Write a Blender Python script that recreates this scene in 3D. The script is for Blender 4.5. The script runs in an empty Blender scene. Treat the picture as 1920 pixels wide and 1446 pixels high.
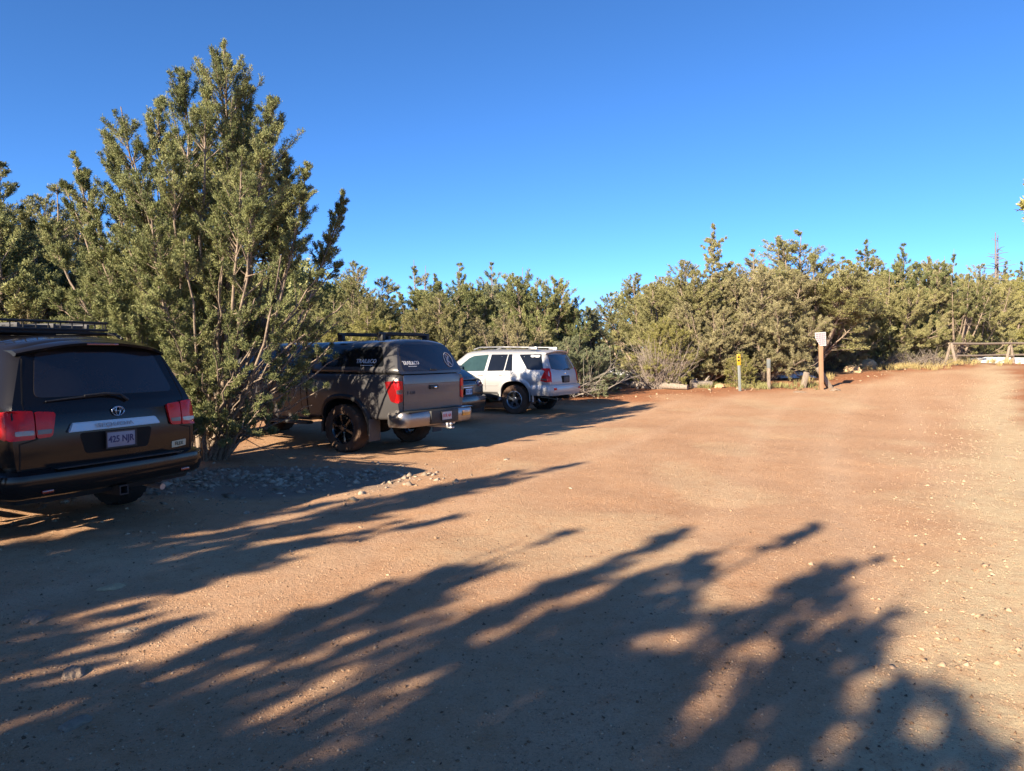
import bpy, bmesh, math, random
import numpy as np
from mathutils import Vector, Matrix, Quaternion
from mathutils.bvhtree import BVHTree
from mathutils.geometry import delaunay_2d_cdt

SC = bpy.context.scene
COL = SC.collection
R = math.radians
PI = math.pi

# ------------------------------------------------------------------ camera, sky, sun, exposure
CAM_H = 1.72
cam_d = bpy.data.cameras.new('camera')
cam_d.sensor_width = 36.0
cam_d.lens = 26.06
cam_d.clip_start = 0.05
cam_d.clip_end = 3000
cam = bpy.data.objects.new('camera', cam_d)
COL.objects.link(cam)
cam.location = (0, 0, CAM_H)
cam.rotation_euler = (R(90 - 2.6), 0, 0)
SC.camera = cam

SUN_EL = R(24.2)
SUN_AZ = R(38.5)                       # the light travels this far right of the viewing direction
to_sun = Vector((-math.sin(SUN_AZ) * math.cos(SUN_EL), -math.cos(SUN_AZ) * math.cos(SUN_EL), math.sin(SUN_EL)))
w = bpy.data.worlds.new('World')
SC.world = w
w.use_nodes = True
wn = w.node_tree.nodes
wl = w.node_tree.links
sky = wn.new('ShaderNodeTexSky')
sky.sky_type = 'NISHITA'
sky.sun_disc = False
sky.sun_elevation = SUN_EL
sky.sun_rotation = math.atan2(to_sun.x, to_sun.y)
sky.altitude = 2400
sky.air_density = 0.65
sky.dust_density = 0.9
sky.ozone_density = 6.0
hs = wn.new('ShaderNodeHueSaturation')
hs.inputs['Hue'].default_value = 0.499
hs.inputs['Saturation'].default_value = 1.08
wl.new(sky.outputs[0], hs.inputs['Color'])
wl.new(hs.outputs[0], wn['Background'].inputs[0])
wn['Background'].inputs[1].default_value = 0.074

sd = bpy.data.lights.new('sun', 'SUN')
sd.energy = 4.2
sd.angle = R(0.53)
sd.color = (1.0, 0.85, 0.64)
sun = bpy.data.objects.new('sun', sd)
COL.objects.link(sun)
sun.rotation_euler = to_sun.to_track_quat('Z', 'Y').to_euler()
sun.location = (-20, -30, 30)

vs = SC.view_settings
vs.view_transform = 'Standard'
vs.look = 'None'
vs.exposure = 1.92
vs.gamma = 1.0
SC.cycles.max_bounces = 6
SC.cycles.transparent_max_bounces = 6
SC.cycles.caustics_reflective = False
SC.cycles.caustics_refractive = False

# ------------------------------------------------------------------ tags
def tag(o, label=None, cat=None, group=None, kind=None):
    if label: o['label'] = label
    if cat: o['category'] = cat
    if group: o['group'] = group
    if kind: o['kind'] = kind
    return o

def empty(name, loc=(0, 0, 0), rz=0.0):
    o = bpy.data.objects.new(name, None)
    o.empty_display_size = 0.2
    COL.objects.link(o)
    o.location = loc
    o.rotation_euler = (0, 0, rz)
    return o

def link_mesh(name, me, parent=None):
    o = bpy.data.objects.new(name, me)
    COL.objects.link(o)
    if parent is not None:
        o.parent = parent
    return o

# ------------------------------------------------------------------ material helpers
def mat(name):
    m = bpy.data.materials.new(name)
    m.use_nodes = True
    nt = m.node_tree
    return m, nt, nt.nodes, nt.links, nt.nodes['Principled BSDF']

def noise(N, L, vec, scale, detail=4.0, rough=0.55):
    n = N.new('ShaderNodeTexNoise')
    n.inputs['Scale'].default_value = scale
    n.inputs['Detail'].default_value = detail
    n.inputs['Roughness'].default_value = rough
    if vec is not None: L.new(vec, n.inputs['Vector'])
    return n

def ramp(N, L, fac, stops):
    r = N.new('ShaderNodeValToRGB')
    e = r.color_ramp.elements
    while len(e) < len(stops): e.new(0.5)
    for k, (p, c) in enumerate(stops):
        e[k].position = p
        e[k].color = (c[0], c[1], c[2], 1) if hasattr(c, '__len__') else (c, c, c, 1)
    L.new(fac, r.inputs[0])
    return r

def mixc(N, L, fac, a, b, mode='MIX'):
    n = N.new('ShaderNodeMix')
    n.data_type = 'RGBA'
    n.blend_type = mode
    for sock, v in ((n.inputs[0], fac), (n.inputs[6], a), (n.inputs[7], b)):
        if isinstance(v, bpy.types.NodeSocket): L.new(v, sock)
        elif hasattr(v, '__len__'): sock.default_value = (v[0], v[1], v[2], 1)
        else: sock.default_value = v
    return n.outputs[2]

def maths(N, L, op, a, b=None, clamp=False):
    n = N.new('ShaderNodeMath')
    n.operation = op
    n.use_clamp = clamp
    for sock, v in ((n.inputs[0], a), (n.inputs[1], b)):
        if v is None: continue
        if isinstance(v, bpy.types.NodeSocket): L.new(v, sock)
        else: sock.default_value = v
    return n.outputs[0]

def attr(N, name):
    a = N.new('ShaderNodeAttribute')
    a.attribute_name = name
    return a

def objcoord(N):
    return N.new('ShaderNodeTexCoord').outputs['Object']

def simple(name, col, rough=0.5, metal=0.0, spec=0.5, coat=0.0, var=0.15, scale=12.0, bump=0.0, bscale=60.0):
    m, nt, N, L, P = mat(name)
    oc = objcoord(N)
    n = noise(N, L, oc, scale, 5)
    c = mixc(N, L, n.outputs[0], tuple(v * (1 - var) for v in col), tuple(min(1, v * (1 + var)) for v in col))
    L.new(c, P.inputs['Base Color'])
    rr = ramp(N, L, n.outputs[0], [(0.3, max(0.02, rough - 0.08)), (0.7, min(1, rough + 0.08))])
    L.new(rr.outputs[0], P.inputs['Roughness'])
    P.inputs['Metallic'].default_value = metal
    P.inputs['Specular IOR Level'].default_value = spec
    P.inputs['Coat Weight'].default_value = coat
    if bump > 0:
        nb = noise(N, L, oc, bscale, 5)
        b = N.new('ShaderNodeBump')
        b.inputs['Strength'].default_value = bump
        b.inputs['Distance'].default_value = 0.02
        L.new(nb.outputs[0], b.inputs['Height'])
        L.new(b.outputs[0], P.inputs['Normal'])
    return m

def paint(name, col, metal=0.3, rough=0.3, coat=0.6, dust=(0.30, 0.20, 0.13), amount=0.25, low=0.9, spec=0.5):
    """Car paint with road dust: the dust is thicker low on the body and lies in uneven patches."""
    m, nt, N, L, P = mat(name)
    oc = objcoord(N)
    sep = N.new('ShaderNodeSeparateXYZ')
    L.new(oc, sep.inputs[0])
    n1 = noise(N, L, oc, 3.0, 6, 0.6)
    n2 = noise(N, L, oc, 45.0, 4, 0.6)
    mr = N.new('ShaderNodeMapRange')
    L.new(sep.outputs[2], mr.inputs[0])
    mr.inputs[1].default_value = 0.3
    mr.inputs[2].default_value = low + 0.5
    mr.inputs[3].default_value = 1.0
    mr.inputs[4].default_value = 0.25
    f = maths(N, L, 'MULTIPLY', mr.outputs[0], maths(N, L, 'ADD', maths(N, L, 'MULTIPLY', n1.outputs[0], 1.1), maths(N, L, 'MULTIPLY', n2.outputs[0], 0.5)))
    f = maths(N, L, 'MULTIPLY', f, amount, True)
    L.new(mixc(N, L, f, col, dust), P.inputs['Base Color'])
    mm = maths(N, L, 'MULTIPLY', maths(N, L, 'SUBTRACT', 1.0, f), metal)
    L.new(mm, P.inputs['Metallic'])
    L.new(maths(N, L, 'ADD', maths(N, L, 'MULTIPLY', f, 0.6), rough, True), P.inputs['Roughness'])
    L.new(maths(N, L, 'MULTIPLY', maths(N, L, 'SUBTRACT', 1.0, maths(N, L, 'MULTIPLY', f, 2.0, True)), coat), P.inputs['Coat Weight'])
    P.inputs['Coat Roughness'].default_value = 0.06
    P.inputs['Specular IOR Level'].default_value = spec
    return m

# ------------------------------------------------------------------ value noise for the ground and the plants
def _hash(ix, iy, seed):
    h = (ix.astype(np.int64) * 374761393 + iy.astype(np.int64) * 668265263 + seed * 974711) & 0x7fffffff
    h = ((h ^ (h >> 13)) * 1274126177) & 0x7fffffff
    return ((h ^ (h >> 16)) & 0xffff) / 65535.0

def vnoise(x, y, seed=0):
    ix, iy = np.floor(x), np.floor(y)
    fx, fy = x - ix, y - iy
    fx = fx * fx * (3 - 2 * fx); fy = fy * fy * (3 - 2 * fy)
    a, b = _hash(ix, iy, seed), _hash(ix + 1, iy, seed)
    c, d = _hash(ix, iy + 1, seed), _hash(ix + 1, iy + 1, seed)
    return (a * (1 - fx) + b * fx) * (1 - fy) + (c * (1 - fx) + d * fx) * fy - 0.5

def sstep(a, b, v):
    t = np.clip((v - a) / (b - a), 0, 1)
    return t * t * (3 - 2 * t)

# ------------------------------------------------------------------ terrain
EDGE = np.array([(-60, 16), (-14, 19.5), (-4, 22.0), (2.1, 22.9), (6.0, 25.2), (10.3, 27.3), (14.7, 31.0), (20, 36.0), (28, 40.0), (45, 46), (120, 70)], float)

def edge_dist(x, y):
    """Signed distance-like measure beyond the far edge of the dirt road (positive = past it)."""
    ye = np.interp(x, EDGE[:, 0], EDGE[:, 1])
    return (y - ye) * 0.9

def base_z(x, y):
    g = y + 0.5 * x
    z = np.interp(g, [-200, 18, 24, 31, 37, 43, 50, 60, 90, 400], [0, 0, 0.07, 0.26, 0.47, 0.74, 0.97, 1.12, 1.5, 2.2])
    e = edge_dist(x, y)
    ridge = 0.10 * np.exp(-((e - 0.6) / 0.45) ** 2) * sstep(-1, 3, x)
    return z + ridge

def ground_z(x, y):
    x = np.asarray(x, float); y = np.asarray(y, float)
    z = base_z(x, y)
    z = z + 0.05 * vnoise(x * 0.5, y * 0.5, 1) + 0.028 * vnoise(x * 1.7, y * 1.7, 2)
    far = np.hypot(x, y)
    f = np.exp(-far / 14)
    z = z + f * (0.011 * vnoise(x * 5.1, y * 5.1, 3) + 0.006 * vnoise(x * 11, y * 11, 4) + 0.004 * vnoise(x * 23, y * 23, 5))
    rough = sstep(-1.5, -4.5, x) * sstep(13, 9, y)
    z = z + rough * (0.03 * vnoise(x * 3.3, y * 3.3, 6) + 0.018 * vnoise(x * 8, y * 8, 7))
    # wheel tracks that sweep along the road
    t = x - (0.42 * y - 1.5)
    z = z - f * 0.02 * (np.exp(-((t - 0.2) / 0.22) ** 2) + np.exp(-((t - 1.9) / 0.22) ** 2))
    return z

def gz(x, y):
    return float(ground_z(np.array([x]), np.array([y]))[0])

def spaced(lo, hi, d0, dense_lo, dense_hi, grow):
    mid = list(np.arange(dense_lo, dense_hi, d0))
    out = []
    v, d = dense_hi, d0
    while v < hi:
        out.append(v); d *= grow; v += d
    out.append(hi)
    low = []
    v, d = dense_lo, d0
    while True:
        d *= grow; v -= d
        if v <= lo: break
        low.append(v)
    low.append(lo)
    return np.array(low[::-1] + mid + out)

def np_mesh(name, V, F, smooth=False):
    """V (n,3), F (m,k) -> mesh."""
    me = bpy.data.meshes.new(name)
    V = np.ascontiguousarray(V, np.float32); F = np.ascontiguousarray(F, np.int32)
    m, k = F.shape
    me.vertices.add(len(V)); me.vertices.foreach_set('co', V.ravel())
    me.loops.add(m * k); me.loops.foreach_set('vertex_index', F.ravel())
    me.polygons.add(m)
    me.polygons.foreach_set('loop_start', np.arange(0, m * k, k, dtype=np.int32))
    me.polygons.foreach_set('loop_total', np.full(m, k, np.int32))
    if smooth: me.polygons.foreach_set('use_smooth', np.ones(m, bool))
    me.update(calc_edges=True)
    return me

def ground_material():
    m, nt, N, L, P = mat('dirt')
    oc = objcoord(N)
    n1 = noise(N, L, oc, 0.45, 6, 0.6)
    n2 = noise(N, L, oc, 6.0, 8, 0.65)
    n3 = noise(N, L, oc, 70.0, 5, 0.7)
    v1 = N.new('ShaderNodeTexVoronoi'); v1.inputs['Scale'].default_value = 38; L.new(oc, v1.inputs['Vector'])
    v2 = N.new('ShaderNodeTexVoronoi'); v2.inputs['Scale'].default_value = 95; L.new(oc, v2.inputs['Vector'])
    base = ramp(N, L, n1.outputs[0], [(0.3, (0.389, 0.211, 0.112)), (0.5, (0.445, 0.254, 0.141)), (0.72, (0.496, 0.302, 0.177))])
    c = mixc(N, L, ramp(N, L, n2.outputs[0], [(0.38, 0.0), (0.75, 0.5)]).outputs[0], base.outputs[0], (0.506, 0.349, 0.230))
    c = mixc(N, L, ramp(N, L, n2.outputs[0], [(0.22, 0.5), (0.42, 0.0)]).outputs[0], c, (0.282, 0.142, 0.070))
    trk = attr(N, 'track')
    c = mixc(N, L, maths(N, L, 'MULTIPLY', trk.outputs['Fac'], ramp(N, L, n2.outputs[0], [(0.25, 0.25), (0.6, 1.0)]).outputs[0]), c, (0.518, 0.338, 0.213))
    # little stones of other colours pressed into the dirt
    c = mixc(N, L, ramp(N, L, v2.outputs['Distance'], [(0.17, 0.7), (0.3, 0.0)]).outputs[0], c, ramp(N, L, v2.outputs['Color'], [(0.2, (0.248, 0.134, 0.080)), (0.8, (0.541, 0.386, 0.266))]).outputs[0])
    c = mixc(N, L, 1.0, c, ramp(N, L, n3.outputs[0], [(0.28, 0.62), (0.5, 0.97), (0.74, 1.0)]).outputs[0], 'MULTIPLY')
    red = attr(N, 'red'); pale = attr(N, 'pale'); litter = attr(N, 'litter'); grey = attr(N, 'grey')
    rf = maths(N, L, 'MULTIPLY', red.outputs['Fac'], ramp(N, L, n2.outputs[0], [(0.2, 0.7), (0.6, 1.0)]).outputs[0])
    c = mixc(N, L, rf, c, mixc(N, L, n2.outputs[0], (0.22, 0.085, 0.037), (0.37, 0.16, 0.078)))
    pf = maths(N, L, 'MULTIPLY', pale.outputs['Fac'], ramp(N, L, n2.outputs[0], [(0.3, 0.35), (0.6, 0.95)]).outputs[0])
    c = mixc(N, L, pf, c, mixc(N, L, n3.outputs[0], (0.42, 0.315, 0.18), (0.60, 0.49, 0.32)))
    c = mixc(N, L, grey.outputs['Fac'], c, mixc(N, L, n3.outputs[0], (0.150, 0.120, 0.095), (0.27, 0.225, 0.185)))
    c = mixc(N, L, litter.outputs['Fac'], c, mixc(N, L, n3.outputs[0], (0.091, 0.059, 0.038), (0.210, 0.154, 0.105)))
    L.new(c, P.inputs['Base Color'])
    P.inputs['Roughness'].default_value = 0.95
    P.inputs['Specular IOR Level'].default_value = 0.15
    n4 = noise(N, L, oc, 24.0, 6, 0.7)
    n5 = noise(N, L, oc, 160.0, 4, 0.7)
    st = ramp(N, L, v2.outputs['Distance'], [(0.0, 1.0), (0.33, 0.0)])
    h = maths(N, L, 'ADD', maths(N, L, 'MULTIPLY', n4.outputs[0], 0.026), maths(N, L, 'MULTIPLY', n5.outputs[0], 0.010))
    h = maths(N, L, 'ADD', h, maths(N, L, 'MULTIPLY', st.outputs[0], maths(N, L, 'MULTIPLY', n3.outputs[0], 0.011)))
    b3 = N.new('ShaderNodeBump'); b3.inputs['Strength'].default_value = 0.85; b3.inputs['Distance'].default_value = 1.0
    L.new(h, b3.inputs['Height'])
    L.new(b3.outputs[0], P.inputs['Normal'])
    return m

def build_ground():
    xs = spaced(-600, 600, 0.06, -7.5, 6.0, 1.06)
    ys = spaced(-120, 900, 0.055, 1.4, 12.5, 1.05)
    X, Y = np.meshgrid(xs, ys)
    Z = ground_z(X, Y)
    nx, ny = len(xs), len(ys)
    V = np.stack([X, Y, Z], -1).reshape(-1, 3)
    i = np.arange(nx * ny).reshape(ny, nx)
    F = np.stack([i[:-1, :-1], i[:-1, 1:], i[1:, 1:], i[1:, :-1]], -1).reshape(-1, 4)
    me = np_mesh('ground', V, F, True)
    x, y = V[:, 0], V[:, 1]
    wob = vnoise(x * 0.6, y * 0.6, 11) * 1.6 + vnoise(x * 1.9, y * 1.9, 12) * 0.6
    e = edge_dist(x, y) + wob * 0.5
    red = sstep(-0.8, 0.1, e)
    red = np.maximum(red, 0.55 * sstep(0.2, 0.35, vnoise(x * 0.35, y * 0.35, 17)) * sstep(-1, -3.5, x))
    r = x - (0.645 * y + 0.25)                       # bank on the right of the road
    red = np.maximum(red, sstep(0.1, 0.7, r + wob * 0.45) * sstep(5.0, 7.5, y + wob))
    pale = sstep(-1.3, 0.0, r + wob * 0.5) * (1 - sstep(0.3, 0.9, r + wob * 0.5)) * sstep(60, 25, y)
    pale = np.maximum(pale, 0.35 * sstep(0.1, 0.35, vnoise(x * 0.8, y * 0.8, 15)))
    litter = sstep(1.2, 3.4, e + wob * 0.5) * sstep(-30, 2, -np.abs(x - 14) + 20)
    ls = np.interp(x, [6, 13], [4.4, 2.0])
    litter = sstep(ls, ls + 1.6, e + wob * 0.4)
    dx, dy = (x + 3.4) / 2.1, (y - 9.9) / 1.3
    grey = sstep(1.15, 0.6, dx * dx + dy * dy + wob * 0.35) * 0.8
    tk = np.zeros_like(x)
    for off, wd in ((0.2, .26), (1.9, .26), (3.4, .3), (5.1, .3), (-2.3, .25), (-3.9, .25)):
        bend = 0.42 * y - 1.5 + off + 0.25 * np.sin(y * 0.21 + off) + 0.02 * np.maximum(y - 14, 0) ** 1.5
        tk = np.maximum(tk, np.exp(-((x - bend) / wd) ** 2) * (0.65 + 0.7 * vnoise(x * 0.5, y * 0.25, int(20 + off * 3))))
    for nm, v in (('track', tk), ('red', red), ('pale', pale), ('litter', litter), ('grey', grey)):
        a = me.attributes.new(nm, 'FLOAT', 'POINT')
        a.data.foreach_set('value', np.clip(v, 0, 1).astype(np.float32))
    me.materials.append(ground_material())
    o = link_mesh('ground', me)
    o['kind'] = 'structure'
    return o

build_ground()
# ------------------------------------------------------------------ vegetation
def unit(v):
    return v / np.maximum(np.linalg.norm(v, axis=-1, keepdims=True), 1e-9)

def rdirs(rng, n):
    return unit(rng.normal(size=(n, 3)))

def bez(c, t):
    """c (N,3,3) control points, t (N,) or scalar -> points."""
    t = np.asarray(t)[..., None]
    return (1 - t) ** 2 * c[:, 0] + 2 * t * (1 - t) * c[:, 1] + t * t * c[:, 2]

def bez_d(c, t):
    t = np.asarray(t)[..., None]
    return unit(2 * (1 - t) * (c[:, 1] - c[:, 0]) + 2 * t * (c[:, 2] - c[:, 1]))

def tube_batch(c, r0, r1, K, S, rng=None, jig=0.0):
    n = len(c)
    rings = []
    for k in range(K + 1):
        t = np.full(n, k / K)
        p = bez(c, t)
        if rng is not None and 0 < k < K and jig > 0:
            p = p + rng.normal(size=p.shape) * jig
        d = bez_d(c, np.full(n, min(0.98, max(0.02, k / K))))
        a = np.where(np.abs(d[:, 2:3]) < 0.9, np.array([[0, 0, 1.0]]), np.array([[1.0, 0, 0]]))
        u = unit(np.cross(d, a)); v = np.cross(d, u)
        r = (r0 + (r1 - r0) * (k / K) ** 0.8)[:, None]
        ring = [p + r * (math.cos(2 * PI * s / S) * u + math.sin(2 * PI * s / S) * v) for s in range(S)]
        rings.append(np.stack(ring, 1))
    V = np.stack(rings, 1)                                # n,K+1,S,3
    idx = np.arange(n * (K + 1) * S).reshape(n, K + 1, S)
    a = idx[:, :-1, :]; b = idx[:, 1:, :]
    F = np.stack([a, np.roll(a, -1, 2), np.roll(b, -1, 2), b], -1).reshape(-1, 4)
    return V.reshape(-1, 3), F

def join(parts):
    Vs, Fs, o = [], [], 0
    for V, F in parts:
        Vs.append(V); Fs.append(F + o); o += len(V)
    return np.concatenate(Vs), np.concatenate(Fs)

def kites(rng, p, d, Ln, Wd):
    n = len(p)
    s = unit(np.cross(d, rdirs(rng, n)))
    m = p + d * (Ln * 0.45)[:, None]
    h = (Wd * 0.5)[:, None]
    nrm = np.cross(d, s) * (Wd * 0.25)[:, None]
    V = np.stack([p, m + s * h + nrm, p + d * Ln[:, None], m - s * h + nrm], 1).reshape(-1, 3)
    F = np.arange(4 * n).reshape(n, 4)
    return V, F

def juniper_geo(seed, stems, plume=0.55, dens=9.0, twigs=9, sprays=9, spray_len=0.10, spray_wid=0.035, start=0.3, up=0.5,
                r_base=0.09, gap=0.15, twig_len=0.22, draw_twigs=False, dead=20, dead_len=0.7, taper=0.75, dead_top=0.0, level_sides=5, thin=None):
    """stems: list of (base, control, tip, plume_scale). Returns wood (V,F) and foliage (V,F,tint per face)."""
    rng = np.random.default_rng(seed)
    sc = np.array([[s[0], s[1], s[2]] for s in stems], float)
    ps = np.array([s[3] for s in stems], float)
    n = len(sc)
    ln = np.linalg.norm(sc[:, 1] - sc[:, 0], axis=1) + np.linalg.norm(sc[:, 2] - sc[:, 1], axis=1)
    rb = r_base * np.clip(ln / 4.5, 0.25, 1.3)
    wood = [tube_batch(sc, rb, np.full(n, 0.008), 9, level_sides + 2, rng, 0.02)]
    # branches
    cnt = np.maximum(3, (ln * dens).astype(int))
    si = np.repeat(np.arange(n), cnt)
    t = start + (1 - start) * rng.random(len(si)) ** 0.85
    t = np.where(ps[si] < 0, 0.5 + 0.5 * rng.random(len(si)), t)
    pscale = np.abs(ps[si])
    P0 = bez(sc[si], t); D0 = bez_d(sc[si], t)
    side = unit(np.cross(D0, rdirs(rng, len(si))))
    tq = np.clip((t - start) / (1 - start), 0, 1)
    el = R(8) + R(34) * rng.random(len(si)) * (0.5 + up)
    el = np.minimum(el + R(22) * tq ** 3, R(80))
    B = unit(side * np.cos(el)[:, None] + D0 * np.sin(el)[:, None] + np.array([0, 0, 0.25 * up]))
    dist = (1 - t) * ln[si]
    L1 = plume * pscale * np.minimum(1.0, 0.16 + dist * taper) * (0.55 + 0.75 * rng.random(len(si)))
    keep = (vnoise(P0[:, 0] * 2.1 + P0[:, 2] * 0.9, P0[:, 1] * 2.1 - P0[:, 2] * 1.6, seed + 3) > -0.5 + gap) & (P0[:, 2] > 0.05)
    if thin is not None:
        keep &= rng.random(len(t)) > thin(P0)
    if dead_top > 0:
        keep &= ~((t > 0.75) & (rng.random(len(t)) < dead_top))
    P0, B, L1, si, t = P0[keep], B[keep], L1[keep], si[keep], t[keep]
    nb = len(P0)
    end = P0 + B * L1[:, None] + np.array([0, 0, 1.0]) * (L1 * 0.28 * up)[:, None]
    end[:, 2] = np.maximum(end[:, 2], 0.08)
    bc = np.stack([P0, P0 + B * (L1 * 0.5)[:, None], end], 1)
    wood.append(tube_batch(bc, 0.006 + 0.012 * L1, np.full(nb, 0.003), 3, 4))
    # twigs
    bi = np.repeat(np.arange(nb), np.maximum(2, (twigs * (0.5 + L1 / plume)).astype(int)))
    tt = 0.25 + 0.75 * rng.random(len(bi)) ** 0.7
    Q0 = bez(bc[bi], tt); Dq = bez_d(bc[bi], tt)
    T = unit(Dq * 0.8 + rdirs(rng, len(bi)) * 0.75 + np.array([0, 0, 0.35 * up]))
    L2 = twig_len * (0.5 + 0.9 * rng.random(len(bi))) * (1.15 - 0.5 * tt) * np.clip(0.45 + 0.8 * L1[bi] / plume, 0.5, 1.2)
    tone_b = rng.random(nb)
    stem_tone = rng.random(n)
    tc = np.stack([Q0, Q0 + T * (L2 * 0.5)[:, None], Q0 + T * L2[:, None] + np.array([0, 0, 1.0]) * (L2 * 0.15)[:, None]], 1)
    if draw_twigs:
        sel = rng.random(len(tc)) < draw_twigs
        wood.append(tube_batch(tc[sel], np.full(sel.sum(), 0.0045), np.full(sel.sum(), 0.002), 2, 3))
    # sprays
    ti = np.repeat(np.arange(len(tc)), sprays)
    ts = rng.random(len(ti)) ** 0.8
    S0 = bez(tc[ti], ts) + rng.normal(size=(len(ti), 3)) * 0.012
    SD = unit(bez_d(tc[ti], ts) * 0.75 + rdirs(rng, len(ti)) * 0.8 + np.array([0, 0, 0.2]))
    sl = spray_len * (0.55 + 0.9 * rng.random(len(ti)))
    sw = spray_wid * (0.6 + 0.8 * rng.random(len(ti)))
    fol = kites(rng, S0, SD, sl, sw)
    tint = np.clip(0.5 * tone_b[bi][ti] + 0.25 * stem_tone[si][bi][ti] + 0.25 * rng.random(len(ti)), 0, 1)
    # bare dead branches in the lower half
    if dead:
        di = rng.integers(0, n, dead)
        dt = 0.08 + 0.6 * rng.random(dead)
        DP = bez(sc[di], dt)
        DD = unit(np.cross(bez_d(sc[di], dt), rdirs(rng, dead)) + np.array([0, 0, 0.35]) * rng.normal(size=(dead, 1)))
        DL = dead_len * (0.4 + rng.random(dead))
        if thin is not None: DL = np.where(rng.random(dead) < thin(DP), 0.08, DL)
        de = DP + DD * DL[:, None] + rng.normal(size=(dead, 3)) * 0.08
        de[:, 2] = np.maximum(de[:, 2], 0.05)
        dc = np.stack([DP, DP + DD * (DL * 0.5)[:, None] + rng.normal(size=(dead, 3)) * 0.06, de], 1)
        wood.append(tube_batch(dc, np.full(dead, 0.014), np.full(dead, 0.003), 4, 4))
        k = 4
        fi = np.repeat(np.arange(dead), k)
        ft = 0.3 + 0.65 * rng.random(len(fi))
        FP = bez(dc[fi], ft)
        FD = unit(bez_d(dc[fi], ft) + rdirs(rng, len(fi)) * 0.9)
        FL = 0.35 * DL[fi] * (0.4 + rng.random(len(fi)))
        fc = np.stack([FP, FP + FD * (FL * 0.5)[:, None], FP + FD * FL[:, None] + rng.normal(size=FP.shape) * 0.04], 1)
        wood.append(tube_batch(fc, np.full(len(fi), 0.006), np.full(len(fi), 0.002), 2, 3))
    return join(wood), (fol[0], fol[1], tint)

def foliage_mat(name, dark, mid, bright, trans=0.15, rnd=0.3):
    m, nt, N, L, P = mat(name)
    a = attr(N, 'tint')
    oi = N.new('ShaderNodeObjectInfo')
    f = maths(N, L, 'ADD', a.outputs['Fac'], maths(N, L, 'MULTIPLY', maths(N, L, 'SUBTRACT', oi.outputs['Random'], 0.5), rnd), True)
    c = ramp(N, L, f, [(0.12, dark), (0.5, mid), (0.9, bright)])
    brown = ramp(N, L, a.outputs['Fac'], [(0.955, 0.0), (0.97, 1.0)])
    col = mixc(N, L, maths(N, L, 'MULTIPLY', brown.outputs[0], 0.8), c.outputs[0], (0.16, 0.085, 0.035))
    L.new(col, P.inputs['Base Color'])
    P.inputs['Roughness'].default_value = 0.65
    P.inputs['Specular IOR Level'].default_value = 0.25
    tr = N.new('ShaderNodeBsdfTranslucent')
    L.new(col, tr.inputs['Color'])
    mx = N.new('ShaderNodeMixShader')
    mx.inputs[0].default_value = trans
    L.new(P.outputs[0], mx.inputs[1]); L.new(tr.outputs[0], mx.inputs[2])
    L.new(mx.outputs[0], N['Material Output'].inputs[0])
    return m

def bark_mat(name, a, b):
    m, nt, N, L, P = mat(name)
    oc = objcoord(N)
    mp = N.new('ShaderNodeMapping'); mp.inputs['Scale'].default_value = (9, 9, 1.2)
    L.new(oc, mp.inputs[0])
    n = noise(N, L, mp.outputs[0], 5.0, 6, 0.65)
    L.new(mixc(N, L, ramp(N, L, n.outputs[0], [(0.35, 0.0), (0.65, 1.0)]).outputs[0], a, b), P.inputs['Base Color'])
    P.inputs['Roughness'].default_value = 0.9
    P.inputs['Specular IOR Level'].default_value = 0.15
    bp = N.new('ShaderNodeBump'); bp.inputs['Strength'].default_value = 0.7; bp.inputs['Distance'].default_value = 0.02
    L.new(n.outputs[0], bp.inputs['Height']); L.new(bp.outputs[0], P.inputs['Normal'])
    return m

M_FOL = {
    'olive': foliage_mat('juniper_olive', (0.127, 0.124, 0.055), (0.244, 0.232, 0.099), (0.352, 0.322, 0.149)),
    'green': foliage_mat('juniper_green', (0.099, 0.118, 0.050), (0.196, 0.212, 0.084), (0.295, 0.289, 0.123)),
    'yellow': foliage_mat('juniper_yellow', (0.165, 0.160, 0.053), (0.297, 0.277, 0.094), (0.370, 0.340, 0.132)),
    'blue': foliage_mat('juniper_blue', (0.097, 0.115, 0.066), (0.182, 0.206, 0.116), (0.270, 0.280, 0.160)),
    'pine': foliage_mat('pinyon_green', (0.097, 0.106, 0.046), (0.185, 0.186, 0.079), (0.281, 0.260, 0.116)),
    'tan': foliage_mat('juniper_tan', (0.152, 0.138, 0.073), (0.273, 0.246, 0.130), (0.369, 0.328, 0.182)),
}
M_BARK = bark_mat('juniper_bark', (0.12, 0.09, 0.07), (0.33, 0.26, 0.20))
M_DEADWOOD = bark_mat('weathered_wood', (0.13, 0.105, 0.088), (0.33, 0.28, 0.235))

def mesh_pair(nm, geo, folmat, bark=M_BARK):
    (wv, wf), (fv, ff, tint) = geo
    mw = np_mesh(nm + '_trunk', wv, wf, True); mw.materials.append(bark)
    mf = np_mesh(nm + '_crown', fv, ff, False); mf.materials.append(folmat)
    a = mf.attributes.new('tint', 'FLOAT', 'FACE')
    a.data.foreach_set('value', tint.astype(np.float32))
    return mw, mf

def tree_object(name, meshes, loc, rz, scale, label, group=None, cat='tree', folmat=None):
    t = empty(name, loc, rz)
    tag(t, label, cat, group)
    t.scale = scale if hasattr(scale, '__len__') else (scale,) * 3
    link_mesh('trunk', meshes[0], t)
    c = link_mesh('crown', meshes[1], t)
    if folmat is not None:
        c.material_slots[0].link = 'OBJECT'
        c.material_slots[0].material = folmat
    return t

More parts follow.
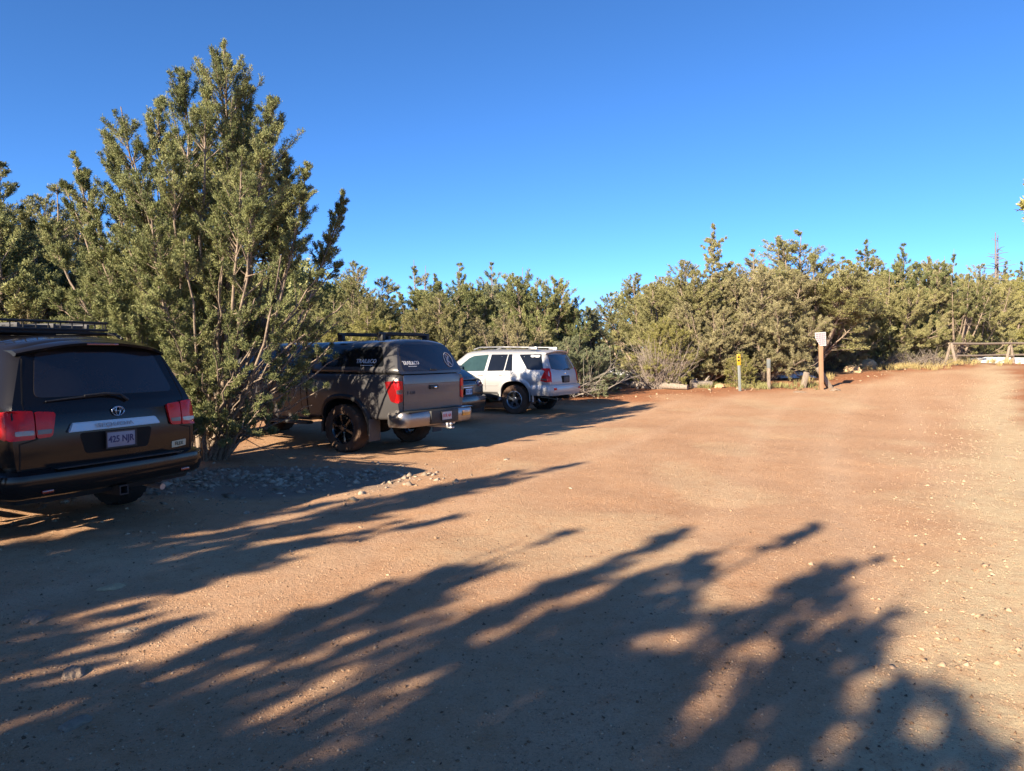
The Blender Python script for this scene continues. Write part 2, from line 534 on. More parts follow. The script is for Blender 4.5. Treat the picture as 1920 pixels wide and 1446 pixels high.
# ---- prototypes (unit size: about 5 m tall)
def dome_stems(seed, n, h, rad, low=8, spread=0.55, tipvar=0.25, plume=1.0, pointed=0.0):
    rng = np.random.default_rng(seed)
    st = []
    for k in range(n):
        a = 2 * PI * (k + rng.random() * 0.7) / n
        rr = rad * spread * 1.15 * math.sqrt((k + 0.5) / n) * (0.8 + 0.4 * rng.random())
        hh = h * (1 - tipvar * 0.6 * rng.random() - (0.26 - 0.06 * pointed) * (rr / rad) ** 1.6)
        if k == 0: rr *= 0.3; hh = h
        b = np.array([0.12 * math.cos(a), 0.12 * math.sin(a), -0.1])
        tip = np.array([rr * math.cos(a), rr * math.sin(a), hh])
        c = np.array([rr * 0.75 * math.cos(a + 0.3), rr * 0.75 * math.sin(a + 0.3), hh * 0.42])
        st.append((b, c, tip, plume * (0.8 + 0.5 * rng.random())))
    for k in range(low):
        a = 2 * PI * (k + rng.random()) / low
        hh = h * (0.06 + 0.54 * rng.random())
        rr = rad * (0.75 + 0.35 * rng.random()) * (1 - 0.35 * max(0, hh / h - 0.25))
        b = np.array([0.1 * math.cos(a), 0.1 * math.sin(a), 0.05 * h * rng.random()])
        tip = np.array([rr * math.cos(a), rr * math.sin(a), hh + 0.25])
        c = np.array([rr * 0.6 * math.cos(a), rr * 0.6 * math.sin(a), hh * (0.5 + 0.5 * rng.random())])
        st.append((b, c, tip, plume * (0.75 + 0.5 * rng.random())))
    return st

PROTO = {}
def proto(nm, fol, **kw):
    stems = kw.pop('stems')
    PROTO[nm] = mesh_pair(nm, juniper_geo(stems=stems, **kw), M_FOL[fol])
    
CO = dict(spray_len=0.052, spray_wid=0.0160, sprays=11, twigs=20, twig_len=0.11, taper=0.8)
proto('round', 'olive', seed=21, stems=dome_stems(1, 12, 5.0, 2.2, 13), plume=0.78, dens=13, start=0.2, gap=0.22, dead=50, **CO)
proto('broad', 'green', seed=22, stems=dome_stems(2, 14, 4.6, 2.6, 15, 0.66), plume=0.78, dens=12, start=0.2, gap=0.22, dead=54, **CO)
proto('spire', 'olive', seed=23, stems=dome_stems(3, 10, 5.6, 1.9, 12, 0.6, 0.35, pointed=1.0), plume=0.76, dens=13, start=0.2, gap=0.2, dead=34, **CO)
proto('plumes', 'green', seed=24, stems=dome_stems(4, 12, 5.2, 2.1, 11, 0.7, 0.3, 0.95), plume=0.74, dens=13, start=0.26, gap=0.24, dead=44, **CO)
proto('dense', 'tan', seed=25, stems=dome_stems(5, 14, 4.4, 2.4, 18, 0.66, 0.2), plume=0.75, dens=12, start=0.16, gap=0.2, dead=80, **CO)
proto('open', 'pine', seed=26, stems=dome_stems(6, 14, 5.4, 2.2, 5, 0.8, 0.3, 1.0), plume=0.8, dens=12, start=0.36, gap=0.26, up=0.3, dead=44, twig_len=0.12, spray_len=0.052, spray_wid=0.0160, sprays=11, twigs=17)
proto('sparse', 'pine', seed=27, stems=dome_stems(7, 14, 5.4, 1.9, 6, 0.85, 0.3, 0.8), plume=0.42, dens=6, start=0.55, gap=0.3, up=0.3, dead=110, dead_len=0.9, twig_len=0.12, spray_len=0.052, spray_wid=0.0160, sprays=11, twigs=18)
def conifer_stems(seed, h, rad):
    rng = np.random.default_rng(seed)
    st = [(np.array([0, 0, -0.1]), np.array([0.1, 0.05, h * 0.5]), np.array([0, 0, h]), 0.7)]
    z = 0.6
    while z < h * 0.93:
        for q in range(4):
            a = rng.random() * 2 * PI
            rr = rad * (1 - z / h) ** 0.75 * (0.7 + 0.5 * rng.random()) + 0.12
            b = np.array([0, 0, z]); tip = np.array([rr * math.cos(a), rr * math.sin(a), z + rr * 0.35])
            st.append((b, (b + tip) / 2 - np.array([0, 0, 0.08 * rr]), tip, 0.75))
        z += 0.34 * (0.8 + 0.4 * rng.random())
    return st
proto('conifer', 'olive', seed=28, stems=conifer_stems(8, 6.0, 1.7), plume=0.42, dens=8, start=0.25, gap=0.1, dead=14, r_base=0.07, spray_len=0.052, spray_wid=0.0160, sprays=11, twigs=18, twig_len=0.12)
# ------------------------------------------------------------------ trees in their places
F_PX = 1390.0
def place_on_ray(px, d):
    """World x for a picture column at forward distance d."""
    return (px - 960.0) / F_PX * d

PROTO_H = {'round': 5.2, 'broad': 4.8, 'spire': 5.8, 'plumes': 5.4, 'dense': 4.6, 'open': 5.6, 'sparse': 5.6, 'conifer': 6.2}
rt = random.Random(5)
def tree_at(px, d, top, kind, width, label, fol=None, name='juniper_tree', group=None):
    x = place_on_ray(px, d)
    z = gz(x, d)
    h = CAM_H + (660 - top) / F_PX * d - z
    s = h / PROTO_H[kind]
    return tree_object(name, PROTO[kind], (x, d, z - 0.05), rt.random() * 6.28, (s * width * 1.18, s * width * 1.18, s), label, group,
                       folmat=M_FOL[fol] if fol else None)

G1 = 'trees behind the parked cars'
G2 = 'trees along the far edge of the dirt road'
G3 = 'trees at the left behind the big juniper'
TREES = [
    (668, 25, 482, 'open', 0.85, 'airy pinyon pine showing just right of the big juniper crown', 'pine', 'pinyon_tree', G1),
    (690, 21, 578, 'round', 1.15, 'low bright green juniper above the roof rack of the pickup', 'yellow', 'juniper_tree', G1),
    (775, 31, 478, 'sparse', 1.0, 'half bare pinyon with pale limbs and reddish tips above the pickup', 'pine', 'pinyon_tree', G1),
    (752, 25, 560, 'plumes', 1.0, 'pointed green juniper in front of the half bare pinyon', 'green', 'juniper_tree', G1),
    (860, 27, 488, 'plumes', 0.95, 'tall grey green juniper above the tail of the pickup', 'green', 'juniper_tree', G1),
    (820, 24, 545, 'round', 0.95, 'round olive juniper between pickup roof and silver car', 'olive', 'juniper_tree', G1),
    (918, 29, 486, 'plumes', 0.8, 'narrow twin topped juniper behind the front of the silver car', 'blue', 'juniper_tree', G1),
    (985, 28, 490, 'broad', 0.85, 'broad tall juniper right behind the roof of the silver car', 'green', 'juniper_tree', G1),
    (940, 25, 575, 'dense', 1.0, 'dusty dense juniper with bare twigs over the silver car windscreen', 'tan', 'juniper_tree', G1),
    (1040, 28, 520, 'plumes', 0.85, 'juniper with two thin tips above the silver car tailgate', 'green', 'juniper_tree', G1),
    (1100, 30, 570, 'spire', 1.05, 'blue green pointed juniper left of the gap in the trees', 'blue', 'juniper_tree', G1),
    (1085, 26.5, 615, 'broad', 0.95, 'low grey juniper with bleached dead branches beside the silver car', 'blue', 'juniper_tree', G1),
    (1200, 37, 506, 'open', 1.0, 'dark pinyon at the right side of the gap in the trees', 'pine', 'pinyon_tree', G2),
    (1245, 34, 512, 'round', 1.0, 'olive juniper behind the bare grey shrub', 'olive', 'juniper_tree', G2),
    (1285, 31.5, 482, 'spire', 1.05, 'bulky juniper left of the tall thin topped pinyon', 'olive', 'juniper_tree', G2),
    (1335, 33, 415, 'conifer', 0.8, 'tallest thin topped pinyon standing behind the yellow marker post', 'olive', 'pinyon_tree', G2),
    (1405, 33, 462, 'plumes', 1.0, 'rusty olive juniper behind the plain grey post', 'tan', 'juniper_tree', G2),
    (1500, 35, 422, 'open', 1.05, 'high open crowned pinyon with sky showing through its limbs', 'olive', 'pinyon_tree', G2),
    (1245, 29.5, 590, 'round', 0.95, 'low yellow green juniper at the corner beside the bare grey shrub', 'yellow', 'juniper_tree', G2),
    (1320, 31, 545, 'dense', 0.9, 'tan juniper full of bare twigs left of the yellow marker post', 'tan', 'juniper_tree', G2),
    (1440, 32, 525, 'dense', 0.95, 'dense brownish juniper right behind the plain grey post', 'tan', 'juniper_tree', G2),
    (1535, 38.5, 515, 'dense', 0.9, 'dense juniper directly behind the white notice board', 'tan', 'juniper_tree', G2),
    (1390, 29.3, 655, 'round', 1.0, 'knee high green juniper at the foot of the yellow marker post', 'yellow', 'juniper_tree', G2),
    (1618, 44, 446, 'conifer', 0.95, 'pointed green conifer rising behind the two boulders', 'green', 'pinyon_tree', G2),
    (1575, 41, 478, 'plumes', 0.85, 'slim juniper between notice board and pointed conifer', 'olive', 'juniper_tree', G2),
    (1690, 44, 452, 'plumes', 0.9, 'twin tipped grey green juniper right of the pointed conifer', 'green', 'juniper_tree', G2),
    (1660, 42, 498, 'broad', 0.85, 'broad olive juniper over the shaded hollow by the boulders', 'olive', 'juniper_tree', G2),
    (1735, 44, 478, 'spire', 0.85, 'olive juniper left of the end of the rail fence', 'tan', 'juniper_tree', G2),
    (1785, 43, 458, 'sparse', 0.7, 'thin reddish tipped pinyon above the left end of the rail fence', 'pine', 'pinyon_tree', G2),
    (1750, 44, 540, 'dense', 0.9, 'low shaggy juniper touching the left end of the rail fence', 'olive', 'juniper_tree', G2),
    (1830, 47, 490, 'round', 0.85, 'round olive juniper just left of the dead snag', 'olive', 'juniper_tree', G2),
    (1880, 55, 510, 'round', 0.95, 'bright yellow green juniper behind the rail fence below the snag', 'yellow', 'juniper_tree', G2),
    (1935, 57, 503, 'broad', 0.9, 'yellow juniper half out of view beyond the rail fence', 'yellow', 'juniper_tree', G2),
    (1880, 70, 488, 'conifer', 0.9, 'small distant conifer top just right of the dead snag', 'blue', 'pinyon_tree', G2),
    (1910, 74, 488, 'conifer', 0.9, 'distant blue conifer top second right of the dead snag', 'blue', 'pinyon_tree', G2),
    (20, 21, 300, 'plumes', 1.0, 'tall shaggy juniper at the far left above the black car', 'pine', 'juniper_tree', G3),
    (110, 20, 330, 'open', 0.85, 'tall pinyon between far left juniper and the big juniper', 'pine', 'pinyon_tree', G3),
    (-60, 17, 330, 'round', 1.0, 'dark juniper cut off by the left side of the view', 'green', 'juniper_tree', G3),
    (60, 16, 560, 'dense', 1.0, 'low brownish juniper behind the roof rack of the black car', 'tan', 'juniper_tree', G3),
    (170, 18, 430, 'plumes', 0.9, 'leaning juniper left behind the big juniper', 'green', 'juniper_tree', G3),
    (270, 22, 470, 'broad', 0.9, 'juniper hidden mostly by the left half of the big juniper', 'green', 'juniper_tree', G3),
    (430, 24, 520, 'round', 1.0, 'juniper seen only through gaps of the big juniper', 'green', 'juniper_tree', G3),
    (570, 23, 560, 'broad', 0.9, 'juniper behind the cab of the pickup', 'green', 'juniper_tree', G3),
]
for a in TREES:
    px, d, top, kind, wd, label, fol, name, grp = a
    tree_at(px, d, top, kind, wd, label, fol, name, grp)

# trees around and behind the camera: their shadows fall across the road
U_S = (math.sin(SUN_AZ), math.cos(SUN_AZ))
def on_ray(px, py):
    """The ground point seen at a picture position (used once to read places off the photograph)."""
    d = 5.0
    for k in range(60):
        x = place_on_ray(px, d); z = float(base_z(np.array([x]), np.array([d]))[0])
        d2 = (CAM_H - z) * F_PX / (py - 660.0)
        d = 0.6 * d + 0.4 * d2
    return place_on_ray(px, d), d

def shade_tree(s0, p0, pts, seed, label, depth=1.2, plume=0.46, fol='olive', gap=0.33, dens=11):
    """A juniper behind the viewer. pts are places on the ground where its limb tips throw their shadow: each limb is led up the sun's ray."""
    rng = np.random.default_rng(seed)
    bx, by = s0 * U_S[0] + p0 * U_S[1], s0 * U_S[1] - p0 * U_S[0]
    bz = gz(bx, by)
    st = []
    for px, py, ps in pts:
        gx, gy = on_ray(px, py)
        s = gx * U_S[0] + gy * U_S[1]
        q = gx * U_S[1] - gy * U_S[0]
        so = s0 + rng.uniform(-depth, depth)
        h = (s - so) * math.tan(SUN_EL)
        tip = np.array([so * U_S[0] + q * U_S[1] - bx, so * U_S[1] - q * U_S[0] - by, h - bz])
        b = np.array([rng.normal() * .06, rng.normal() * .06, -.1])
        c_ = b * .45 + tip * .55 + rng.normal(size=3) * .1
        c_[2] = tip[2] * .38
        st.append((b, c_, tip, ps))
    geo = juniper_geo(seed, st, plume=plume, dens=dens, twigs=18, sprays=9, spray_len=0.06, spray_wid=0.018, start=0.45, up=0.7, gap=gap, twig_len=0.11, dead=30, taper=0.8)
    ms = mesh_pair('shade_juniper', geo, M_FOL[fol])
    tree_object('juniper_tree', ms, (bx, by, bz), 0, 1.0, label, 'junipers behind the viewer')
shade_tree(-7.0, -2.4, [(970, 1018, .8), (1045, 1005, .7), (1270, 1000, .9), (1400, 1012, .8), (1530, 990, .9), (1650, 1040, .9), (1590, 1070, .8), (1720, 1108, .9), (1745, 1160, .8), (1640, 1190, .9), (1800, 1240, .8),
    (1880, 1300, .9), (1900, 1345, .9), (1915, 1400, .9), (1200, 1090, 1), (1000, 1120, 1), (800, 1130, 1), (690, 1110, .8), (1420, 1140, 1), (1100, 1250, 1.1), (1300, 1300, 1), (600, 1290, 1), (900, 1350, 1.1), (1480, 1220, .8), (1700, 1380, .8),
    (430, 1270, 1), (300, 1400, 1), (1000, 1440, 1.1), (700, 1200, 1), (850, 1230, 1.1), (1200, 1400, 1.1), (1150, 1060, .9), (1330, 1080, .9), (1520, 1090, .8), (1480, 1420, .8), (560, 1420, 1), (780, 1420, 1), (1250, 1200, 1), (950, 1060, .8), (1050, 1330, 1), (1580, 1300, .7)], 41,
    'big juniper behind the viewer whose shadow fills the near road')
shade_tree(-6.0, -6.4, [(1080, 872, .8), (960, 890, .7), (940, 912, .7), (880, 965, .8), (820, 925, .8), (740, 950, .9), (650, 965, .9), (560, 1000, .9), (440, 1030, 1), (330, 1000, .9), (260, 1060, 1), (180, 1030, .9), (150, 1110, 1), (60, 1090, .9), (90, 1180, 1),
    (240, 1150, .9), (400, 1085, .8), (520, 1045, .8), (0, 1230, 1), (150, 1250, 1), (60, 1330, 1), (20, 1420, 1), (160, 1400, .9), (-100, 1200, 1), (-150, 1330, 1), (620, 1010, .8), (720, 985, .8), (450, 1065, .9), (560, 1030, .8), (350, 1105, .8), (250, 1205, .9), (180, 1190, .9), (120, 1290, .9), (60, 1240, .9), (660, 1003, .7), (400, 1035, .9), (230, 1290, .8), (300, 1180, .7), (-120, 1100, 1), (900, 905, .7)], 42,
    'slim juniper left of the viewer casting a long streaked shadow', depth=1.0, plume=.44, gap=.32)
shade_tree(-7.0, -8.2, [(200, 975, .9), (100, 1000, .9), (300, 985, .8), (400, 975, .9), (500, 955, .9), (580, 950, .8), (640, 940, .7), (30, 1040, .9), (300, 940, .9), (420, 930, .9), (150, 1020, .9), (-50, 1000, 1), (-80, 1060, 1), (360, 1010, .8), (480, 990, .7), (60, 930, .8), (160, 900, .8)], 43,
    'juniper beside the black car that shades its tail', depth=1.0, plume=.5, gap=.26, fol='green')
BEHIND = [
    (-13.0, 2.4, 5.8, 'plumes', 1.0, 'juniper further left shading the side of the black car', 'green'),
    (-12.6, -7.5, 6.0, 'round', 0.9, 'round juniper farthest behind the viewer', 'green'),
]
for x, y, h, kind, wd, label, fol in BEHIND:
    s = h / PROTO_H[kind]
    tree_object('juniper_tree', PROTO[kind], (x, y, gz(x, y) - 0.05), rt.random() * 6.28, (s * wd, s * wd, s), label, 'junipers behind the viewer', folmat=M_FOL[fol])

FAR_LEFT = [
    (-15.0, 13.0, 5.6, 'round', 1.0, 'round juniper beyond the nose of the black car', 'green'),
    (-17.5, 17.5, 6.0, 'plumes', 1.0, 'tall juniper behind the round juniper at the nose of the black car', 'olive'),
    (-19.5, 11.0, 5.2, 'broad', 1.0, 'broad juniper out of view on the far left', 'green'),
    (-21.0, 22.0, 6.2, 'spire', 1.0, 'pointed juniper out of view deep on the left', 'pine'),
    (-14.0, 20.0, 5.6, 'broad', 1.0, 'broad juniper deep behind the black car', 'olive'),
    (-24.0, 15.0, 5.8, 'round', 1.0, 'round juniper farthest out on the left', 'olive'),
]
for x, y, h, kind, wd, label, fol in FAR_LEFT:
    s = h / PROTO_H[kind]
    tree_object('juniper_tree', PROTO[kind], (x, y, gz(x, y) - 0.05), rt.random() * 6.28, (s * wd, s * wd, s), label, G3, folmat=M_FOL[fol])

# ---- the big juniper beside the pickup: every limb leads to a tip that can be seen in the photograph
def big_juniper():
    bx, by = -4.70, 11.7
    bz = gz(bx, by)
    def at(px, py, dd):
        y = by + dd
        return np.array([place_on_ray(px, y) - bx, dd, CAM_H + (660 - py) / F_PX * y - bz])
    tips = [  # column, row, depth offset, plume scale
        (430, 112, 0.1, 1.0), (355, 158, -0.1, 0.95), (468, 172, 0.3, 0.85), (305, 200, 0.3, 0.85), (238, 208, -0.1, 0.8), (395, 190, -0.5, 0.7),
        (520, 208, 0.2, 0.95), (545, 300, 0.5, 0.75), (580, 318, 0.4, 0.55), (648, 372, 0.5, 0.5), (505, 260, -0.7, 0.8), (330, 260, -0.9, 0.7),
        (215, 262, 0.4, 0.7), (258, 300, -0.9, 0.85), (150, 300, 0.1, 0.5), (130, 355, 0.5, 0.7), (170, 420, -0.3, 0.7), (300, 330, 1.1, 0.8),
        (460, 300, -1.1, 0.85), (400, 300, 1.2, 0.9), (560, 420, -0.9, 0.7), (620, 450, 0.7, 0.7), (480, 390, -1.5, 0.9), (290, 400, -1.2, 0.85),
        (225, 380, -0.6, 0.75), (600, 520, -0.7, 0.7), (655, 560, 0.3, 0.55), (530, 480, -1.5, 0.75), (350, 450, -1.7, 0.7), (110, 470, -0.3, 0.75),
        (145, 560, -0.8, 0.8), (215, 570, -1.4, 0.65), (300, 540, -1.7, 0.7), (420, 500, -1.8, 0.6), (90, 420, 0.9, 0.7), (450, 240, 1.0, 0.8), (360, 240, 1.1, 0.8),
        (330, 640, -1.6, 0.75), (400, 660, -1.8, 0.75), (480, 640, -1.7, 0.7), (345, 720, -1.3, 0.65),
        (450, 740, -1.6, 0.6), (380, 790, -1.2, 0.5), (610, 610, 0.5, 0.7), (240, 650, 0.7, 0.7), (300, 720, 0.6, 0.7), (520, 560, 1.3, 0.8), (280, 500, 1.4, 0.8),
        (345, 765, -1.0, 0.7), (425, 785, -1.1, 0.6), (485, 770, -1.2, 0.7), (615, 590, 0.2, 0.75), (635, 500, 0.6, 0.55), (95, 560, 0.3, 0.8), (180, 640, 0.3, 0.75),
        (440, 690, -1.6, 0.8), (520, 670, -1.5, 0.8), (380, 700, -1.5, 0.7), (420, 400, -0.9, 0.7), (370, 350, 0.8, 0.75), (330, 330, 0.2, 0.7), (540, 370, 0.9, 0.75), (500, 330, 0.6, 0.7),
        (640, 600, .3, .55), (636, 670, .1, .5), (612, 725, .0, .5), (585, 760, -.2, .5), (632, 635, .4, .55), (560, 700, -.1, .6), (545, 760, -.4, .6), (570, 640, -.3, .65),
        (620, 655, 0.0, 0.6), (350, 590, -0.9, 0.6), (480, 560, -1.2, 0.6),
    ]
    rng = np.random.default_rng(77)
    st = []
    base = at(398, 850, 0)
    for px, py, dd, ps in tips:
        if py > 540: dd = min(dd, 0.35)
        ps = ps * (1.15 if py < 260 else 1.0)
        tip = at(px, py, dd)
        low = py > 480
        zb = max(0.1, min(2.2, tip[2] * 0.35)) if low else -0.1
        b = np.array([base[0] + 0.12 * rng.normal() * 0.6, 0.1 * rng.normal(), zb - 0.1 if low else -0.15])
        c = b * 0.45 + tip * 0.55
        c[:2] += (tip[:2] - b[:2]) * (0.10 if not low else 0.05)
        c[2] = b[2] + (tip[2] - b[2]) * (0.42 if not low else 0.6) - (0.15 if low else 0)
        c[:2] += rng.normal(size=2) * 0.12
        st.append((b, c, tip, ps))
    def thin(P):      # the low limbs on the road side are bare enough for sun to reach the pickup
        return np.where((P[:, 0] > 0.4) & (P[:, 2] > 0.5) & (P[:, 2] < 3.0) & (P[:, 1] < .8), 0.86, 0.0)
    geo = juniper_geo(31, st, thin=thin, plume=0.66, dens=16, twigs=26, sprays=13, spray_len=0.038, spray_wid=0.0092, start=0.42, up=0.8, r_base=0.048,
                      gap=0.25, twig_len=0.085, draw_twigs=0.2, dead=110, dead_len=0.6, taper=0.8)
    print('BIG', len(geo[1][1]))
    ms = mesh_pair('big_juniper', geo, M_FOL['green'])
    tree_object('juniper_tree', ms, (bx, by, bz), 0, 1.0, 'big many stemmed juniper standing between the black car and the pickup')
big_juniper()

# the pine limb that reaches in at the right edge of the view
def edge_tree():
    d = 13.0
    bx = place_on_ray(2120, d); bz = gz(bx, d)
    st = []
    rng = np.random.default_rng(9)
    def at(px, py, dd):
        y = d + dd
        return np.array([place_on_ray(px, y) - bx, dd, CAM_H + (660 - py) / F_PX * y - bz])
    b = np.array([0, 0, -0.1])
    for px, py, dd, ps in [(1924, 352, 0, 0.5), (1918, 385, .1, 0.5), (1928, 418, -.1, .45), (2000, 300, .3, .9), (2080, 230, .0, 1.0), (2160, 210, .2, 1.0), (2010, 360, -.6, .8), (2250, 300, 0, 1.0), (2230, 400, .6, 1.0), (2100, 320, .9, .9), (2060, 380, .4, .7), (2240, 480, -.5, .9)]:
        tip = at(px, py, dd)
        st.append((b, np.array([0.0, 0.0, tip[2] * 0.62]) + rng.normal(size=3) * 0.08, tip, ps))
    geo = juniper_geo(32, st, plume=0.5, dens=10, twigs=10, sprays=10, spray_len=0.09, spray_wid=0.035, start=0.66, up=0.5, dead=20)
    ms = mesh_pair('edge_pinyon', geo, M_FOL['yellow'])
    tree_object('pinyon_tree', ms, (bx, d, bz), 0, 1.0, 'pinyon with only its branch tips in view high at the right edge', cat='tree')
edge_tree()

# ---- the wood behind the first rows, one mass of far trees
def woodland():
    rng = np.random.default_rng(4)
    Vs, Fs, Ts, o = [], [], [], 0
    sp = []
    for k in range(62):
        px = rng.uniform(-250, 2150)
        d = rng.uniform(40, 62) if px > 1150 else rng.uniform(33, 50)
        if 1080 < px < 1180: top = 605
        elif px < 640: top = rng.uniform(430, 520)
        elif px < 1150: top = rng.uniform(530, 580)
        else: top = rng.uniform(478, 545)
        if px > 1840: d = rng.uniform(56, 70); top = rng.uniform(520, 570)
        sp.append((px, d, top))
    keys = ['round', 'broad', 'dense', 'plumes']
    for px, d, top in sp:
        k = keys[rng.integers(4)]
        me = PROTO[k][1]
        n = len(me.vertices)
        co = np.empty(n * 3, np.float32); me.vertices.foreach_get('co', co); co = co.reshape(-1, 3)
        ti = np.empty(len(me.polygons), np.float32); me.attributes['tint'].data.foreach_get('value', ti)
        m = len(ti)
        pick = np.sort(rng.choice(m, min(m, 11000), replace=False))
        a = rng.random() * 6.28
        x = place_on_ray(px, d); z = gz(x, d)
        s = (CAM_H + (660 - top) / F_PX * d - z) / PROTO_H[k]
        c, sn = math.cos(a), math.sin(a)
        W = co.reshape(m, 4, 3)[pick].reshape(-1, 3)
        cen = W.reshape(-1, 4, 3).mean(1, keepdims=True)
        W = ((W.reshape(-1, 4, 3) - cen) * 3.3 + cen).reshape(-1, 3)
        w2 = np.stack([(W[:, 0] * c - W[:, 1] * sn) * s * 1.15 + x, (W[:, 0] * sn + W[:, 1] * c) * s * 1.15 + d, W[:, 2] * s + z], -1)
        Vs.append(w2); Fs.append(np.arange(len(w2)).reshape(-1, 4) + o); o += len(w2)
        Ts.append(np.clip(ti[pick] + rng.uniform(-0.15, 0.15), 0, 0.94))
    me = np_mesh('woodland', np.concatenate(Vs), np.concatenate(Fs))
    me.materials.append(M_FOL['green'])
    a = me.attributes.new('tint', 'FLOAT', 'FACE'); a.data.foreach_set('value', np.concatenate(Ts))
    ob = link_mesh('woodland', me)
    tag(ob, 'juniper wood that fills the distance behind the first trees', 'woodland', kind='stuff')
woodland()
# ------------------------------------------------------------------ vehicle workshop (local axes: x right, y forward, z up; origin under the tail)
M_BLACK = paint('black_paint', (0.006, 0.006, 0.008), metal=0.1, rough=0.14, coat=1.0, amount=0.20)
M_DUSTBLACK = paint('dusty_black_paint', (0.008, 0.0075, 0.008), metal=0.1, rough=0.14, coat=0.0, amount=0.025, spec=0.32)
M_PICKUP = paint('dark_grey_paint', (0.055, 0.054, 0.057), metal=0.1, rough=0.3, coat=0.15, amount=0.03, spec=0.35)
M_PICKUPTAIL = paint('dusty_tailgate_paint', (0.035, 0.032, 0.034), metal=0.3, rough=0.28, coat=0.7, amount=0.5)
M_SILVER = paint('silver_paint', (0.37, 0.375, 0.385), metal=0.35, rough=0.36, coat=0.4, amount=0.12)
M_SILVERTAIL = paint('dusty_silver_paint', (0.36, 0.35, 0.36), metal=0.4, rough=0.35, coat=0.4, amount=0.38)
M_CHAR = paint('charcoal_paint', (0.012, 0.010, 0.010), metal=0.2, rough=0.2, coat=0.4, amount=0.12)
M_GLASS = simple('tinted_glass', (0.006, 0.007, 0.009), 0.06, 0, 0.6, 0.0, 0.3, 4)
M_GLASSDUST = paint('dusty_tinted_glass', (0.008, 0.009, 0.013), metal=0.0, rough=0.08, coat=0.2, dust=(0.3, 0.22, 0.16), amount=0.10, low=1.6)
M_GLASSCLEAR = simple('greenish_glass', (0.022, 0.045, 0.045), 0.05, 0, 0.7, 0.0, 0.4, 5)
M_PLASTIC = simple('black_plastic', (0.018, 0.018, 0.019), 0.55, 0, 0.35, 0, 0.3, 8, 0.15, 300)
M_GREYPLASTIC = simple('grey_plastic', (0.055, 0.055, 0.06), 0.55, 0, 0.35, 0, 0.25, 8, 0.1, 300)
M_UNDER = simple('underbody', (0.012, 0.011, 0.010), 0.85, 0, 0.2, 0, 0.4, 5)
M_TYRE = simple('tyre_rubber', (0.020, 0.019, 0.018), 0.8, 0, 0.25, 0, 0.3, 9, 0.3, 90)
M_MUDTYRE = simple('dusty_tyre_rubber', (0.075, 0.048, 0.034), 0.9, 0, 0.15, 0, 0.6, 5, 0.4, 60)
M_ALLOY = simple('dark_alloy', (0.10, 0.105, 0.115), 0.32, 0.8, 0.5, 0, 0.15, 9)
M_BLACKRIM = simple('black_rim', (0.012, 0.012, 0.013), 0.25, 0.2, 0.5, 0.5, 0.2, 9)
M_BRIGHT = simple('bright_alloy', (0.52, 0.54, 0.56), 0.3, 0.85, 0.5, 0, 0.1, 9)
M_CHROME = simple('chrome', (0.62, 0.63, 0.65), 0.14, 1.0, 0.5, 0, 0.08, 9)
M_SATIN = simple('satin_metal', (0.38, 0.38, 0.39), 0.35, 0.8, 0.5, 0, 0.1, 9)
M_RED = simple('red_lens', (0.50, 0.008, 0.009), 0.2, 0, 0.25, 0.08, 0.12, 30)
M_DARKRED = simple('dark_red_lens', (0.16, 0.006, 0.007), 0.10, 0, 0.6, 0.9, 0.15, 30)
M_CLEARLENS = simple('clear_lens', (0.12, 0.075, 0.07), 0.15, 0, 0.4, 0.1, 0.12, 40)
M_WHITEINK = simple('white_vinyl', (0.48, 0.48, 0.50), 0.5, 0, 0.3, 0, 0.05, 9)
M_PLATE = simple('pale_plate', (0.20, 0.205, 0.26), 0.4, 0, 0.4, 0, 0.12, 14)
M_PLATEBLUE = simple('pale_blue_plate', (0.45, 0.55, 0.68), 0.4, 0, 0.4, 0, 0.12, 14)
M_PLATEWHITE = simple('white_plate', (0.40, 0.40, 0.43), 0.4, 0, 0.4, 0, 0.08, 14)
M_INK = simple('dark_blue_ink', (0.02, 0.025, 0.09), 0.5, 0, 0.3, 0, 0.1, 9)
M_REDINK = simple('red_ink', (0.40, 0.05, 0.05), 0.5, 0, 0.3, 0, 0.1, 9)
M_EMBOSS = simple('embossed_metal', (0.17, 0.17, 0.18), 0.4, 0.6, 0.5, 0, 0.1, 9)
M_STICKER = simple('faded_sticker', (0.45, 0.43, 0.30), 0.6, 0, 0.3, 0, 0.15, 40)
M_AMBER = simple('amber_reflection', (0.50, 0.24, 0.03), 0.25, 0, 0.6, 0.5, 0.15, 40)  # amber colour standing for a reflection in the chrome bumper
M_BLUETAPE = simple('blue_step_pad', (0.03, 0.12, 0.28), 0.5, 0, 0.4, 0, 0.15, 20)

def obj_bm(name, bm, m, parent, smooth=40):
    me = bpy.data.meshes.new(name)
    bmesh.ops.recalc_face_normals(bm, faces=bm.faces)
    bm.to_mesh(me); bm.free()
    if smooth:
        me.polygons.foreach_set('use_smooth', np.ones(len(me.polygons), bool))
        me.set_sharp_from_angle(angle=R(smooth))
    me.materials.append(m)
    return link_mesh(name, me, parent)

